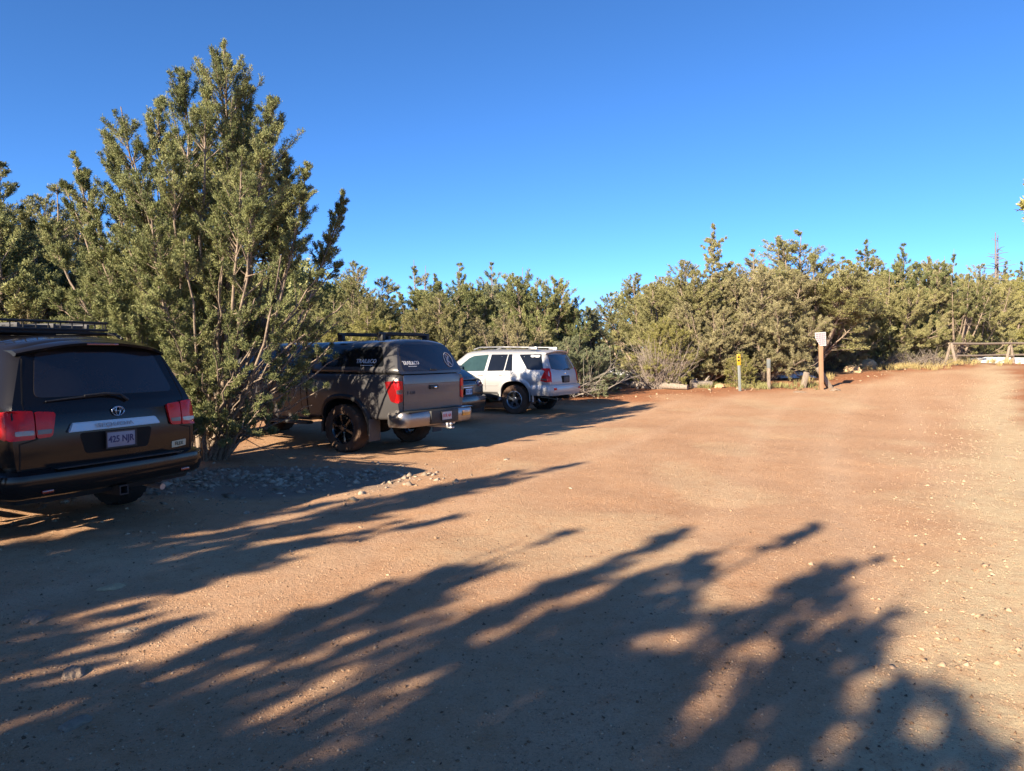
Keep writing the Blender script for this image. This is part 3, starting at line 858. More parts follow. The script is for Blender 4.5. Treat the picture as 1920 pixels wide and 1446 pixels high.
def bm_box(bm, lo, hi, bev=0.0, seg=2, mtx=None, taper=None):
    v = [bm.verts.new((x, y, z)) for x in (lo[0], hi[0]) for y in (lo[1], hi[1]) for z in (lo[2], hi[2])]
    if taper:                                     # shrink the upper face about its centre
        cx, cy = (lo[0] + hi[0]) / 2, (lo[1] + hi[1]) / 2
        for q in v:
            if q.co.z == hi[2]:
                q.co.x = cx + (q.co.x - cx) * taper[0]; q.co.y = cy + (q.co.y - cy) * taper[1]
    fs = [bm.faces.new([v[i] for i in f]) for f in ((0, 1, 3, 2), (4, 6, 7, 5), (0, 4, 5, 1), (2, 3, 7, 6), (0, 2, 6, 4), (1, 5, 7, 3))]
    if bev > 0:
        es = list({e for f in fs for e in f.edges})
        g = bmesh.ops.bevel(bm, geom=es, offset=bev, segments=seg, affect='EDGES', profile=0.5)
        vs2 = {q for f in g['faces'] for q in f.verts} | {q for q in v if q.is_valid}
    else:
        vs2 = set(v)
    if mtx is not None:
        bmesh.ops.transform(bm, matrix=mtx, verts=[q for q in vs2 if q.is_valid])

def box(name, lo, hi, m, parent, bev=0.01, mtx=None, taper=None):
    bm = bmesh.new(); bm_box(bm, lo, hi, bev, 2, mtx, taper)
    return obj_bm(name, bm, m, parent)

def bm_tube(bm, pts, r, S=8, cap=True):
    pts = [Vector(p) for p in pts]
    rs = r if hasattr(r, '__len__') else [r] * len(pts)
    prev = None; rings = []
    for k, p in enumerate(pts):
        d = (pts[min(k + 1, len(pts) - 1)] - pts[max(k - 1, 0)]).normalized()
        if prev is None:
            a = Vector((0, 0, 1)) if abs(d.z) < 0.9 else Vector((1, 0, 0))
            u = d.cross(a).normalized()
        else:
            u = (prev - d * prev.dot(d)).normalized()
        prev = u; v = d.cross(u)
        rings.append([bm.verts.new(p + rs[k] * (math.cos(2 * PI * s / S) * u + math.sin(2 * PI * s / S) * v)) for s in range(S)])
    for a, b in zip(rings, rings[1:]):
        for s in range(S): bm.faces.new((a[s], a[(s + 1) % S], b[(s + 1) % S], b[s]))
    if cap:
        bm.faces.new(rings[0][::-1]); bm.faces.new(rings[-1])

def tube(name, pts, r, m, parent, S=8):
    bm = bmesh.new(); bm_tube(bm, pts, r, S)
    return obj_bm(name, bm, m, parent)

def bm_lathe_x(bm, prof, S=40, x0=0.0, cy=0.0, cz=0.0, wob=None):
    """prof: (x, radius) pairs turned about the x axis through (cy, cz)."""
    rings = []
    for k, (x, r) in enumerate(prof):
        ring = []
        for s in range(S):
            a = 2 * PI * s / S
            rr = r + (wob(k, s) if wob else 0)
            ring.append(bm.verts.new((x0 + x, cy + rr * math.cos(a), cz + rr * math.sin(a))))
        rings.append(ring)
    for a, b in zip(rings, rings[1:]):
        for s in range(S): bm.faces.new((a[s], a[(s + 1) % S], b[(s + 1) % S], b[s]))
    return rings

def wheel(parent, x, y, rad, width, side, style='six', rim_m=None, tyre_m=None, rim_r=0.62):
    """side -1 = left. The outer face looks away from the body."""
    wh = empty('wheel', (x, y, rad)); wh.parent = parent
    rr = rad * rim_r
    h = width / 2
    bm = bmesh.new()
    prof = [(-h * 0.78, rr), (-h * 0.95, rr + 0.03), (-h, rr + (rad - rr) * 0.5), (-h * 0.93, rad - 0.03), (-h * 0.78, rad - 0.006), (-h * 0.35, rad), (h * 0.35, rad), (h * 0.78, rad - 0.006), (h * 0.93, rad - 0.03), (h, rr + (rad - rr) * 0.5), (h * 0.95, rr + 0.03), (h * 0.78, rr)]
    S = 72
    def wob(k, s):
        if k in (4, 7): return -0.014 if s % 3 == 0 else 0.0
        if k in (3, 8): return -0.012 if s % 3 == 0 else 0.004
        if k in (5, 6): return -0.012 if (s + k) % 3 == 1 else 0.0
        return 0
    bm_lathe_x(bm, prof, S, wob=wob)
    obj_bm('tyre', bm, tyre_m or M_TYRE, wh, 30)
    s = side
    bm = bmesh.new()
    bm_lathe_x(bm, [(s * h * 0.80, rr + 0.004), (s * h * 0.86, rr - 0.012), (s * h * 0.72, rr - 0.03), (s * h * 0.1, rr - 0.05), (-s * h * 0.7, rr - 0.03), (-s * h * 0.78, rr + 0.002)], 48)
    bm_lathe_x(bm, [(s * h * 0.82, 0.0001), (s * h * 0.82, 0.035), (s * h * 0.70, 0.045), (s * h * 0.62, rr * 0.33), (s * h * 0.3, rr * 0.36)], 24)
    n = {'six': 6, 'five': 5, 'twelve': 6}[style]
    for k in range(n):
        a = 2 * PI * k / n + 0.3
        arms = [0.0] if style == 'six' else ([-0.13, 0.13] if style == 'five' else [-0.16, 0.16])
        for da in arms:
            wi, wo = (0.034, 0.05) if style == 'six' else (0.022, 0.026)
            rot = Matrix.Rotation(a + da * 0.4, 4, 'X')
            q = []
            for (r0, wd, xo) in ((rr * 0.22, wi, 0.66), (rr * 0.6, (wi + wo) / 2, 0.76), (rr - 0.015, wo, 0.80)):
                tw = da * (r0 - rr * 0.22) * 1.0
                for xx, ww in ((s * h * xo, wd * 0.8), (s * h * xo - s * 0.035, wd)):
                    for sg in (-1, 1):
                        q.append(bm.verts.new(rot @ Vector((xx, r0, tw + sg * ww / 2 * (rr / 0.25)))))
            for b0 in (0, 4):
                i = b0
                bm.faces.new((q[i], q[i + 1], q[i + 5], q[i + 4])); bm.faces.new((q[i + 2], q[i + 6], q[i + 7], q[i + 3]))
                bm.faces.new((q[i], q[i + 4], q[i + 6], q[i + 2])); bm.faces.new((q[i + 1], q[i + 3], q[i + 7], q[i + 5]))
    for k in range(6):                                                     # wheel nuts
        a = 2 * PI * k / 6
        bm_lathe_x(bm, [(s * h * 0.78, 0.0001), (s * h * 0.78, 0.010), (s * h * 0.6, 0.011)], 6, cy=rr * 0.24 * math.cos(a), cz=rr * 0.24 * math.sin(a))
    obj_bm('rim', bm, rim_m or M_ALLOY, wh, 30)
    bm = bmesh.new()
    bm_lathe_x(bm, [(s * h * 0.15, 0.0001), (s * h * 0.15, rr * 0.72), (s * h * 0.02, rr * 0.72)], 32)
    obj_bm('brake_disc', bm, M_UNDER, wh, 30)
    return wh

def cr(a, b, c, d, t):
    return 0.5 * (2 * b + (c - a) * t + (2 * a - 5 * b + 4 * c - d) * t * t + (3 * b - a - 3 * c + d) * t ** 3)

def round_poly(pts, rad, n=4, closed=True):
    """Round the corners of a 2D polygon."""
    out = []
    m = len(pts)
    for i in range(m):
        p = Vector(pts[i][:2]); a = Vector(pts[i - 1][:2]); b = Vector(pts[(i + 1) % m][:2])
        r = pts[i][2] if len(pts[i]) > 2 else rad
        if not closed and i in (0, m - 1): out.append(p); continue
        la, lb = (a - p).length, (b - p).length
        d = min(r, la * 0.45, lb * 0.45)
        p0 = p + (a - p) * (d / la); p1 = p + (b - p) * (d / lb)
        for k in range(n + 1):
            t = k / n
            out.append((1 - t) ** 2 * p0 + 2 * t * (1 - t) * p + t * t * p1)
    return out

class Shell:
    """A car body: sections along y, closed at both ends, with the leaning tail and nose given as curves of height."""
    def __init__(self, stations, rear, front, width_end=0.93, bulge=0.05, nst=70, y_blend=1.0):
        ys = np.array([s[0] for s in stations], float)
        P = np.array([s[1] for s in stations], float)
        self.L = ys[-1]
        d = np.linspace(0, 1, nst)
        yy = np.concatenate([[0, .012, .03, .06, .1, .16, .25], np.linspace(.36, self.L - .36, nst), self.L - np.array([.25, .16, .1, .06, .03, .012, 0])])
        V, rows = [], []
        for y in yy:
            p = [np.interp(y, ys, P[:, k]) for k in range(P.shape[1])]
            zb, wb, wmax, zmid, wbelt, zbelt, wroof, zre, zr = p
            e = min(y, self.L - y)
            f = 1.0 - (1 - width_end) * max(0, 1 - e / 0.25) ** 2.2
            keys = [(0, zb, 0), (wb, zb, .07), (wmax, zmid, .28), (wbelt, zbelt, .06), (wroof, zre, .13), (0, zr, 0)]
            mid = (0.5 * wroof, zre + (zr - zre) * 0.85, .3)
            keys.insert(5, mid)
            sec = round_poly(keys, 0.1, 5, closed=False)
            row = []
            for q in sec:
                z = q.y
                if e < 0.12: z = z - 0.035 * (1 - e / 0.12) ** 2 * (1 if z > 0.9 * zre else 0)
                yo = np.interp(z, [r[0] for r in rear], [r[1] for r in rear]) * max(0, 1 - y / y_blend) ** 1.3
                yf = -np.interp(z, [r[0] for r in front], [r[1] for r in front]) * max(0, 1 - (self.L - y) / y_blend) ** 1.3
                bu = 0
                x = q.x * f
                if e < 0.5:
                    k = (1 - e / 0.5) ** 1.5
                    bu = bulge * (1 - (q.x / max(wmax, .1)) ** 2) * k
                    yo += -bu if y < 1 else bu
                row.append((x, y + yo + yf, z))
            rows.append(row)
        M = len(rows[0])
        bm = bmesh.new()
        K = 8
        R_ = [[bm.verts.new(p) for p in row] for row in rows]
        L_ = [[(R_[i][j] if j in (0, M - 1) else bm.verts.new((-p[0], p[1], p[2]))) for j, p in enumerate(row)] for i, row in enumerate(rows)]
        for i in range(len(rows) - 1):
            for j in range(M - 1):
                bm.faces.new((R_[i][j], R_[i + 1][j], R_[i + 1][j + 1], R_[i][j + 1]))
                bm.faces.new((L_[i][j], L_[i][j + 1], L_[i + 1][j + 1], L_[i + 1][j]))
        for i, sg in ((0, -1), (len(rows) - 1, 1)):
            grid = []
            for j in range(M):
                if j in (0, M - 1):
                    grid.append([R_[i][j]] * (K + 1)); continue
                l, r = L_[i][j], R_[i][j]
                line = [l]
                for k in range(1, K):
                    t = k / K
                    co = l.co.lerp(r.co, t)
                    co.y += sg * bulge * (1 - (2 * t - 1) ** 2) * ((abs(r.co.x) / max(.1, abs(R_[i][M // 2].co.x))) ** 2)
                    line.append(bm.verts.new(co))
                line.append(r)
                grid.append(line)
            for j in range(M - 1):
                for k in range(K):
                    vs = [grid[j][k], grid[j][k + 1], grid[j + 1][k + 1], grid[j + 1][k]]
                    u = []
                    for q in vs:
                        if q not in u: u.append(q)
                    if len(u) >= 3: bm.faces.new(u)
        bmesh.ops.recalc_face_normals(bm, faces=bm.faces)
        self.bm = bm
        self.tree = BVHTree.FromBMesh(bm)

    def finish(self, name, m, parent, wells=(), smooth=32, cuts=()):
        """wells: (y, z, radius, half width inwards, half body width) arches cut through the sides."""
        me = bpy.data.meshes.new(name)
        self.bm.to_mesh(me)
        o = link_mesh(name, me)
        tmp = []
        for (y, z, r, depth, hw) in wells:
            for s in (-1, 1):
                b = bmesh.new()
                x0, x1 = s * (hw - depth), s * (hw + 0.3)
                S = 48
                rings = []
                for x in (x0, x1):
                    ring = []
                    for k in range(S):
                        a = 2 * PI * k / S
                        rr = r
                        ca, sa = math.cos(a), math.sin(a)
                        sq = (abs(ca) ** 2.6 + abs(sa) ** 2.6) ** (-1 / 2.6)
                        yy = y + rr * sq * ca
                        zz = z + rr * sq * sa
                        if sa < 0: zz = z + rr * sq * sa * 2.0
                        ring.append(b.verts.new((x, yy, zz)))
                    rings.append(ring)
                for k in range(S): b.faces.new((rings[0][k], rings[0][(k + 1) % S], rings[1][(k + 1) % S], rings[1][k]))
                b.faces.new(rings[0][::-1]); b.faces.new(rings[1])
                bmesh.ops.recalc_face_normals(b, faces=b.faces)
                m2 = bpy.data.meshes.new('cutter'); b.to_mesh(m2); b.free()
                tmp.append(link_mesh('cutter', m2))
        for lo, hi in cuts:
            b = bmesh.new(); bm_box(b, lo, hi)
            bmesh.ops.recalc_face_normals(b, faces=b.faces)
            m2 = bpy.data.meshes.new('cutter'); b.to_mesh(m2); b.free()
            tmp.append(link_mesh('cutter', m2))
        for t in tmp:
            md = o.modifiers.new('cut', 'BOOLEAN'); md.operation = 'DIFFERENCE'; md.object = t; md.solver = 'EXACT'
        dg = bpy.context.evaluated_depsgraph_get()
        me2 = bpy.data.meshes.new_from_object(o.evaluated_get(dg))
        bpy.data.objects.remove(o)
        for t in tmp: bpy.data.objects.remove(t)
        me2.name = name
        me2.materials.clear(); me2.materials.append(m); me2.materials.append(M_UNDER)
        me2.polygons.foreach_set('use_smooth', np.ones(len(me2.polygons), bool))
        me2.set_sharp_from_angle(angle=R(smooth))
        for p in me2.polygons:                                    # inside of the wheel wells and the floor are unpainted
            c = p.center
            p.material_index = 0
            for (y, z, r, depth, hw) in wells:
                d = math.hypot(c.y - y, (c.z - z)) if c.z > z else abs(c.y - y)
                if d < r * 1.2 and abs(p.normal.x) < 0.97 and abs(c.x) < hw - 0.03 and c.z < z + r * 1.2 and (abs(p.normal.y) * (c.y - y) * np.sign(p.normal.y) <= 0.0 or p.normal.z < -0.2):
                    p.material_index = 1
                if d < r and abs(c.x) < hw - depth + 0.02 and c.z < z + r: p.material_index = 1
            if p.normal.z < -0.85 and c.z < 0.75: p.material_index = 1
        return link_mesh(name, me2, parent)

    def hit(self, side, a, b):
        """side 'left'/'right': (a, b) = (y, z); 'rear'/'front': (x, z); 'top': (x, y)."""
        o, d = {'left': (Vector((-3, a, b)), Vector((1, 0, 0))), 'right': (Vector((3, a, b)), Vector((-1, 0, 0))),
                'rear': (Vector((a, -2, b)), Vector((0, 1, 0))), 'front': (Vector((a, 12, b)), Vector((0, -1, 0))), 'top': (Vector((a, b, 4)), Vector((0, 0, -1)))}[side]
        p, n, i, _ = self.tree.ray_cast(o, d)
        if p is None:
            q = {'left': Vector((-1, a, b)), 'right': Vector((1, a, b)), 'rear': Vector((a, 0, b)), 'front': Vector((a, self.L, b)), 'top': Vector((a, b, 2))}[side]
            p, n, i, _ = self.tree.find_nearest(q)
        if n.dot(d) > 0: n = -n
        return p, n

    def patch(self, name, side, poly, m, parent, off=0.004, rad=0.04, thick=0.012, step=0.12, n=4):
        """A panel that lies on the shell inside the polygon, standing off from it and with real thickness."""
        b2 = round_poly(poly, rad, n) if rad > 0 else [Vector(p[:2]) for p in poly]
        pts = []
        for i, p in enumerate(b2):
            q = b2[(i + 1) % len(b2)]
            k = max(1, int((q - p).length / step))
            for t in range(k): pts.append(p.lerp(q, t / k))
        clean = []
        for p in pts:
            if not clean or (p - clean[-1]).length > 1e-4: clean.append(p)
        if (clean[0] - clean[-1]).length < 1e-4: clean.pop()
        nb = len(clean)
        xs = [p.x for p in clean]; ys = [p.y for p in clean]
        def inside(x, y):
            c = False; j = nb - 1
            for i in range(nb):
                if (ys[i] > y) != (ys[j] > y) and x < (xs[j] - xs[i]) * (y - ys[i]) / (ys[j] - ys[i]) + xs[i]: c = not c
                j = i
            return c
        inner = []
        x = min(xs) + step / 2
        while x < max(xs):
            y = min(ys) + step / 2
            while y < max(ys):
                if inside(x, y) and min((Vector((x, y)) - p).length for p in clean) > step * 0.4: inner.append(Vector((x, y)))
                y += step
            x += step
        vs, es, fs, *_ = delaunay_2d_cdt(clean + inner, [(i, (i + 1) % nb) for i in range(nb)], [], 1, 1e-6)
        bm = bmesh.new()
        top, bot = [], []
        for v in vs:
            p, nn = self.hit(side, v.x, v.y)
            top.append(bm.verts.new(p + nn * off)); bot.append(bm.verts.new(p + nn * (off - thick)))
        ec = {}
        for f in fs:
            try:
                bm.faces.new([top[i] for i in f]); bm.faces.new([bot[i] for i in reversed(f)])
            except ValueError:
                continue
            for a, b in zip(f, list(f[1:]) + [f[0]]):
                ec[(a, b)] = ec.get((a, b), 0) + 1
        for (a, b) in list(ec):
            if (b, a) not in ec: bm.faces.new((top[b], top[a], bot[a], bot[b]))
        return obj_bm(name, bm, m, parent, 50)

    def seam(self, name, side, pts, m, parent, wid=0.008, off=0.0015, step=0.06):
        """A thin line that follows the shell (a shut line, a crease, a strip)."""
        line = []
        for a, b in zip(pts, pts[1:]):
            a, b = Vector(a), Vector(b)
            k = max(1, int((b - a).length / step))
            line += [a.lerp(b, t / k) for t in range(k)]
        line.append(Vector(pts[-1]))
        bm = bmesh.new()
        rows = []
        for k, p in enumerate(line):
            d = (line[min(k + 1, len(line) - 1)] - line[max(k - 1, 0)]).normalized()
            nn2 = Vector((-d.y, d.x))
            row = []
            for s in (-1, 1):
                q = p + nn2 * (s * wid / 2)
                h, nn = self.hit(side, q.x, q.y)
                row.append(bm.verts.new(h + nn * off)); row.append(bm.verts.new(h - nn * 0.006))
            rows.append(row)
        for a, b in zip(rows, rows[1:]):
            bm.faces.new((a[0], a[2], b[2], b[0])); bm.faces.new((a[0], b[0], b[1], a[1])); bm.faces.new((a[2], a[3], b[3], b[2]))
        return obj_bm(name, bm, m, parent, 50)

def text_verts(body, size, wide=1.0, bold=0.0):
    cu = bpy.data.curves.new('letters', 'FONT')
    cu.body = body; cu.size = size; cu.align_x = 'CENTER'; cu.align_y = 'CENTER'
    cu.resolution_u = 3; cu.offset = bold
    o = bpy.data.objects.new('letters', cu); COL.objects.link(o)
    dg = bpy.context.evaluated_depsgraph_get()
    me = bpy.data.meshes.new_from_object(o.evaluated_get(dg))
    V = [(v.co.x * wide, v.co.y) for v in me.vertices]
    F = [tuple(p.vertices) for p in me.polygons]
    bpy.data.objects.remove(o); bpy.data.curves.remove(cu); bpy.data.meshes.remove(me)
    return V, F

def lettering(name, shell, side, centre, body, size, m, parent, off=0.006, wide=1.0, mirror=1, bold=0.0, thick=0.004):
    """Letters that lie on the shell; on the left side the reading direction runs towards the nose, so mirror = -1."""
    V, F = text_verts(body, size, wide, bold)
    bm = bmesh.new()
    t, b = [], []
    for (u, v) in V:
        p, n = shell.hit(side, centre[0] + mirror * u, centre[1] + v)
        t.append(bm.verts.new(p + n * off)); b.append(bm.verts.new(p + n * (off - thick)))
    ec = {}
    for f in F:
        try: bm.faces.new([t[i] for i in f])
        except ValueError: continue
        for a, c in zip(f, f[1:] + f[:1]): ec[(a, c)] = 1
    for (a, c) in ec:
        if (c, a) not in ec: bm.faces.new((t[c], t[a], b[a], b[c]))
    return obj_bm(name, bm, m, parent, 0)

def flat_lettering(name, origin, ux, uz, body, size, m, parent, wide=1.0, bold=0.0, thick=0.003):
    V, F = text_verts(body, size, wide, bold)
    ux, uz = Vector(ux), Vector(uz)
    n = ux.cross(uz)
    bm = bmesh.new()
    t = [bm.verts.new(Vector(origin) + ux * u + uz * v + n * 0.0) for u, v in V]
    b = [bm.verts.new(Vector(origin) + ux * u + uz * v - n * thick) for u, v in V]
    ec = {}
    for f in F:
        try: bm.faces.new([t[i] for i in f])
        except ValueError: continue
        for a, c in zip(f, f[1:] + f[:1]): ec[(a, c)] = 1
    for (a, c) in ec:
        if (c, a) not in ec: bm.faces.new((t[c], t[a], b[a], b[c]))
    return obj_bm(name, bm, m, parent, 0)

def plate(parent, x, y, z, m_plate, m_ink, text, w_=0.305, h_=0.152, frame=True, tilt=0.0):
    pl = box('licence_plate', (x - w_ / 2, y, z - h_ / 2), (x + w_ / 2, y + 0.006, z + h_ / 2), m_plate, parent, 0.002)
    flat_lettering('plate_lettering', (x, y - 0.002, z), (1, 0, 0), (0, 0, 1), text, 0.085, m_ink, pl, 0.9, 0.002)
    if frame:
        bm = bmesh.new()
        for lo, hi in (((-.5, .5), (-.5, -.42)), ((-.5, .5), (.42, .5)), ((-.5, -.46), (-.42, .42)), ((.46, .5), (-.42, .42))):
            bm_box(bm, (x + lo[0] * (w_ + .012), y - 0.006, z + hi[0] * (h_ + .012)), (x + lo[1] * (w_ + .012), y + 0.004, z + hi[1] * (h_ + .012)))
        obj_bm('plate_frame', bm, M_PLASTIC, pl, 0)
    return pl

def ring_mesh(bm, c, ux, uz, rx, rz, r, S=32):
    c, ux, uz = Vector(c), Vector(ux), Vector(uz)
    pts = [c + ux * (rx * math.cos(2 * PI * k / S)) + uz * (rz * math.sin(2 * PI * k / S)) for k in range(S + 1)]
    bm_tube(bm, pts, r, 6, False)
# ------------------------------------------------------------------ the four parked cars
def sweep_plan(name, path, prof, m, parent, smooth=40):
    """Sweep a closed profile (outward offset, height) round a plan curve, for bumpers and sills."""
    pts = [Vector(p) for p in path]
    bm = bmesh.new(); rows = []
    for k, p in enumerate(pts):
        d = (pts[min(k + 1, len(pts) - 1)] - pts[max(k - 1, 0)]).normalized()
        n = Vector((d.y, -d.x))
        rows.append([bm.verts.new((p.x + n.x * o, p.y + n.y * o, z)) for o, z in prof])
    S = len(prof)
    for a, b in zip(rows, rows[1:]):
        for s in range(S): bm.faces.new((a[s], a[(s + 1) % S], b[(s + 1) % S], b[s]))
    bm.faces.new(rows[0][::-1]); bm.faces.new(rows[-1])
    return obj_bm(name, bm, m, parent, smooth)

def plan_u(hw, y0, y1, r, bow=0.05):
    """Plan curve of a rear bumper: down the left side, across the tail, up the right side (outward normal = right of travel... outwards)."""
    p = [(-hw, y1), (-hw, (y0 + y1) / 2 + r * 0.3)]
    for k in range(9):
        a = PI + (PI / 2) * k / 8
        p.append((-hw + r + r * math.cos(a), y0 + r + r * math.sin(a)))
    n = 12
    for k in range(1, n):
        x = -hw + r + (2 * hw - 2 * r) * k / n
        t = x / (hw - r)
        p.append((x, y0 - bow * (1 - t * t)))
    for k in range(9):
        a = -PI / 2 + (PI / 2) * k / 8
        p.append((hw - r + r * math.cos(a), y0 + r + r * math.sin(a)))
    p += [(hw, (y0 + y1) / 2 + r * 0.3), (hw, y1)]
    return [(x, y) for x, y in p][::-1] if False else p

def arch_trim(name, shell, y, z, r, m, parent, side, wid=0.07, hw=1.0, out=0.02):
    """A flare round a wheel opening."""
    bm = bmesh.new(); rows = []
    s = -1 if side == 'left' else 1
    for k in range(25):
        a = PI * (-0.06 + 1.12 * k / 24)
        ca, sa = math.cos(a), math.sin(a)
        sq = (abs(ca) ** 2.6 + abs(sa) ** 2.6) ** (-1 / 2.6)
        row = []
        for rr, oo in ((r * sq - 0.012, -0.03), (r * sq - 0.012, out), (r * sq + wid * 0.5, out * 1.1), (r * sq + wid, 0.002), (r * sq + wid, -0.02)):
            yy, zz = y + rr * ca, z + rr * sa
            p, n = shell.hit(side, y + (r * sq + wid) * ca, max(0.5, z + (r * sq + wid) * sa))
            row.append(bm.verts.new((p.x + s * oo, yy, zz)))
        rows.append(row)
    for a, b in zip(rows, rows[1:]):
        for q in range(4): bm.faces.new((a[q], a[q + 1], b[q + 1], b[q]))
    return obj_bm(name, bm, m, parent, 50)

def put(root, x, y, theta, dz=0.0):
    root.location = (x, y, gz(x, y) + dz)
    root.rotation_euler = (0, 0, R(theta))

# ---------------- black full-size SUV, nearest
def black_suv():
    t = empty('parked_suv')
    tag(t, 'dusty black full size suv with roof basket cut off at the left edge', 'car', 'cars parked along the trees')
    A = lambda zb, wb, wm, zm, wbe, zbe, wr, zre, zr: (zb, wb, wm, zm, wbe, zbe, wr, zre, zr)
    st = [(0.0, A(.50, .88, .965, .86, .945, 1.20, .735, 1.745, 1.83)), (0.5, A(.46, .90, .985, .86, .955, 1.20, .745, 1.775, 1.86)),
          (2.6, A(.46, .90, .985, .86, .955, 1.18, .745, 1.785, 1.875)), (3.3, A(.46, .90, .985, .86, .955, 1.17, .72, 1.73, 1.81)),
          (4.05, A(.46, .90, .985, .86, .945, 1.10, .78, 1.18, 1.22)), (4.9, A(.46, .90, .97, .86, .93, 1.02, .76, 1.08, 1.12)), (5.15, A(.48, .84, .92, .8, .88, .92, .72, .98, 1.02))]
    rear = [(.4, .03), (.85, .0), (1.12, .015), (1.24, .05), (1.75, .27), (1.9, .33)]
    front = [(.4, .1), (.7, 0), (1.0, .05), (1.1, .12)]
    sh = Shell(st, rear, front, .95, .05)
    body = sh.finish('body', M_DUSTBLACK, t, [(1.12, .40, .46, .30, .985), (4.22, .40, .46, .30, .985)])
    # glass
    g = sh.patch('rear_window', 'rear', [(-.70, 1.30), (.70, 1.30), (.585, 1.70), (-.585, 1.70)], M_GLASSDUST, t, .006, .07)
    sh.patch('side_window', 'left', [(.34, 1.26), (1.22, 1.24), (1.18, 1.66), (.52, 1.67)], M_GLASS, t, .005, .06)
    sh.patch('side_window', 'left', [(1.36, 1.24), (2.28, 1.23), (2.22, 1.68), (1.32, 1.67)], M_GLASS, t, .005, .05)
    sh.patch('side_window', 'left', [(2.42, 1.23), (3.42, 1.21), (3.0, 1.62), (2.38, 1.68)], M_GLASS, t, .005, .05)
    sh.patch('side_window', 'right', [(.34, 1.26), (1.22, 1.24), (1.18, 1.66), (.52, 1.67)], M_GLASS, t, .005, .06)
    sh.patch('side_window', 'right', [(1.36, 1.24), (2.28, 1.23), (2.22, 1.68), (1.32, 1.67)], M_GLASS, t, .005, .05)
    sh.patch('side_window', 'right', [(2.42, 1.23), (3.42, 1.21), (3.0, 1.62), (2.38, 1.68)], M_GLASS, t, .005, .05)
    # tailgate shut lines
    sh.seam('shut_line', 'rear', [(-.69, 1.70), (-.80, 1.26), (-.80, 1.20), (-.735, 1.20), (-.72, .95), (-.86, .92), (-.86, .70), (.86, .70), (.86, .92), (.72, .95), (.735, 1.20), (.80, 1.20), (.80, 1.26), (.69, 1.70)], M_UNDER, t, .011)
    # lamps: inner piece on the tailgate, outer piece round the corner
    for s in (-1, 1):
        lm = sh.patch('tail_lamp', 'rear', [(s * .56, 1.17), (s * .73, 1.185), (s * .73, .955), (s * .60, .965)] if s > 0 else [(s * .56, 1.17), (s * .60, .965), (s * .73, .955), (s * .73, 1.185)], M_RED, t, .022, .03, .03, .05)
        sh.patch('clear_lens', 'rear', [(s * .60, 1.03), (s * .722, 1.03), (s * .722, .99), (s * .61, .993)], M_CLEARLENS, lm, .025, .01, .006, .05)
        lo = sh.patch('tail_lamp', 'rear', [(s * .742, 1.19), (s * .915, 1.20), (s * .925, .95), (s * .742, .955)], M_RED, t, .024, .02, .03, .05)
        sh.patch('clear_lens', 'rear', [(s * .75, 1.03), (s * .90, 1.03), (s * .90, .99), (s * .75, .99)], M_DARKRED, lo, .027, .01, .006, .05)
        sh.patch('lamp_side', 'left' if s < 0 else 'right', [(.05, 1.20), (.30, 1.16), (.22, 1.0), (.05, .95)], M_RED, lo, .014, .02, .02, .05)
    # spoiler over the glass
    bm = bmesh.new(); rows = []
    for k in range(21):
        x = -.74 + 1.48 * k / 20
        u = abs(x) / .74
        yb = .115 + .10 * max(0, u - .75) / .25
        zt = 1.808 - .10 * u ** 2.2
        rows.append([bm.verts.new(c) for c in ((x, .46, zt + .005), (x, yb + .06, zt + .004), (x, yb, zt - .022), (x, yb + .015, zt - .045), (x, yb + .14, zt - .05), (x, .46, zt - .06))])
    for a, b in zip(rows, rows[1:]):
        for q in range(6): bm.faces.new((a[q], a[(q + 1) % 6], b[(q + 1) % 6], b[q]))
    bm.faces.new(rows[0][::-1]); bm.faces.new(rows[-1])
    sp = obj_bm('rear_spoiler', bm, M_DUSTBLACK, t, 45)
    box('brake_light', (-.16, .118, 1.763), (.16, .15, 1.782), M_DARKRED, sp, .004)
    # bright bar with the model word pressed into it, above the plate
    gy = sh.hit('rear', 0, 1.0)[0].y
    bm = bmesh.new()
    zt, zb_ = 1.068, .985
    pr = []
    for x, hh in ((-.47, -.0), (-.44, .5), (.42, .5), (.46, 0)):
        pass
    ptsb = [(-.475, zb_ + .002), (-.43, zt), (.42, zt), (.465, zb_ + .01)]
    fr = [bm.verts.new((x, sh.hit('rear', x, z)[0].y - .034 + (.012 if z > 1.03 else 0), z)) for x, z in ptsb]
    bk = [bm.verts.new((x, sh.hit('rear', x, z)[0].y + .01, z)) for x, z in ptsb]
    bm.faces.new(fr); bm.faces.new(bk[::-1])
    for q in range(4): bm.faces.new((fr[q], bk[q], bk[(q + 1) % 4], fr[(q + 1) % 4]))
    bmesh.ops.bevel(bm, geom=list(bm.edges), offset=.008, segments=2, affect='EDGES')
    tr = obj_bm('tailgate_trim', bm, M_SATIN, t, 40)
    fy = sh.hit('rear', 0, 1.03)[0].y - .031
    flat_lettering('model_lettering', (-.03, fy - .004, 1.028), (1, 0, 0), (0, .15, 1), 'SEQUOIA', .052, M_EMBOSS, tr, 1.7, .0)
    # oval badge
    bm = bmesh.new()
    by_ = sh.hit('rear', 0, 1.145)[0].y - .012
    ring_mesh(bm, (.02, by_, 1.145), (1, 0, 0), (0, 0, 1), .062, .044, .006)
    ring_mesh(bm, (.02, by_, 1.145), (1, 0, 0), (0, 0, 1), .022, .040, .0045)
    ring_mesh(bm, (.02, by_, 1.163), (1, 0, 0), (0, 0, 1), .044, .018, .0045)
    obj_bm('badge', bm, M_CHROME, t, 60)
    plate(t, .02, sh.hit('rear', 0, .88)[0].y - .03, .885, M_PLATE, M_INK, '425 NJR')
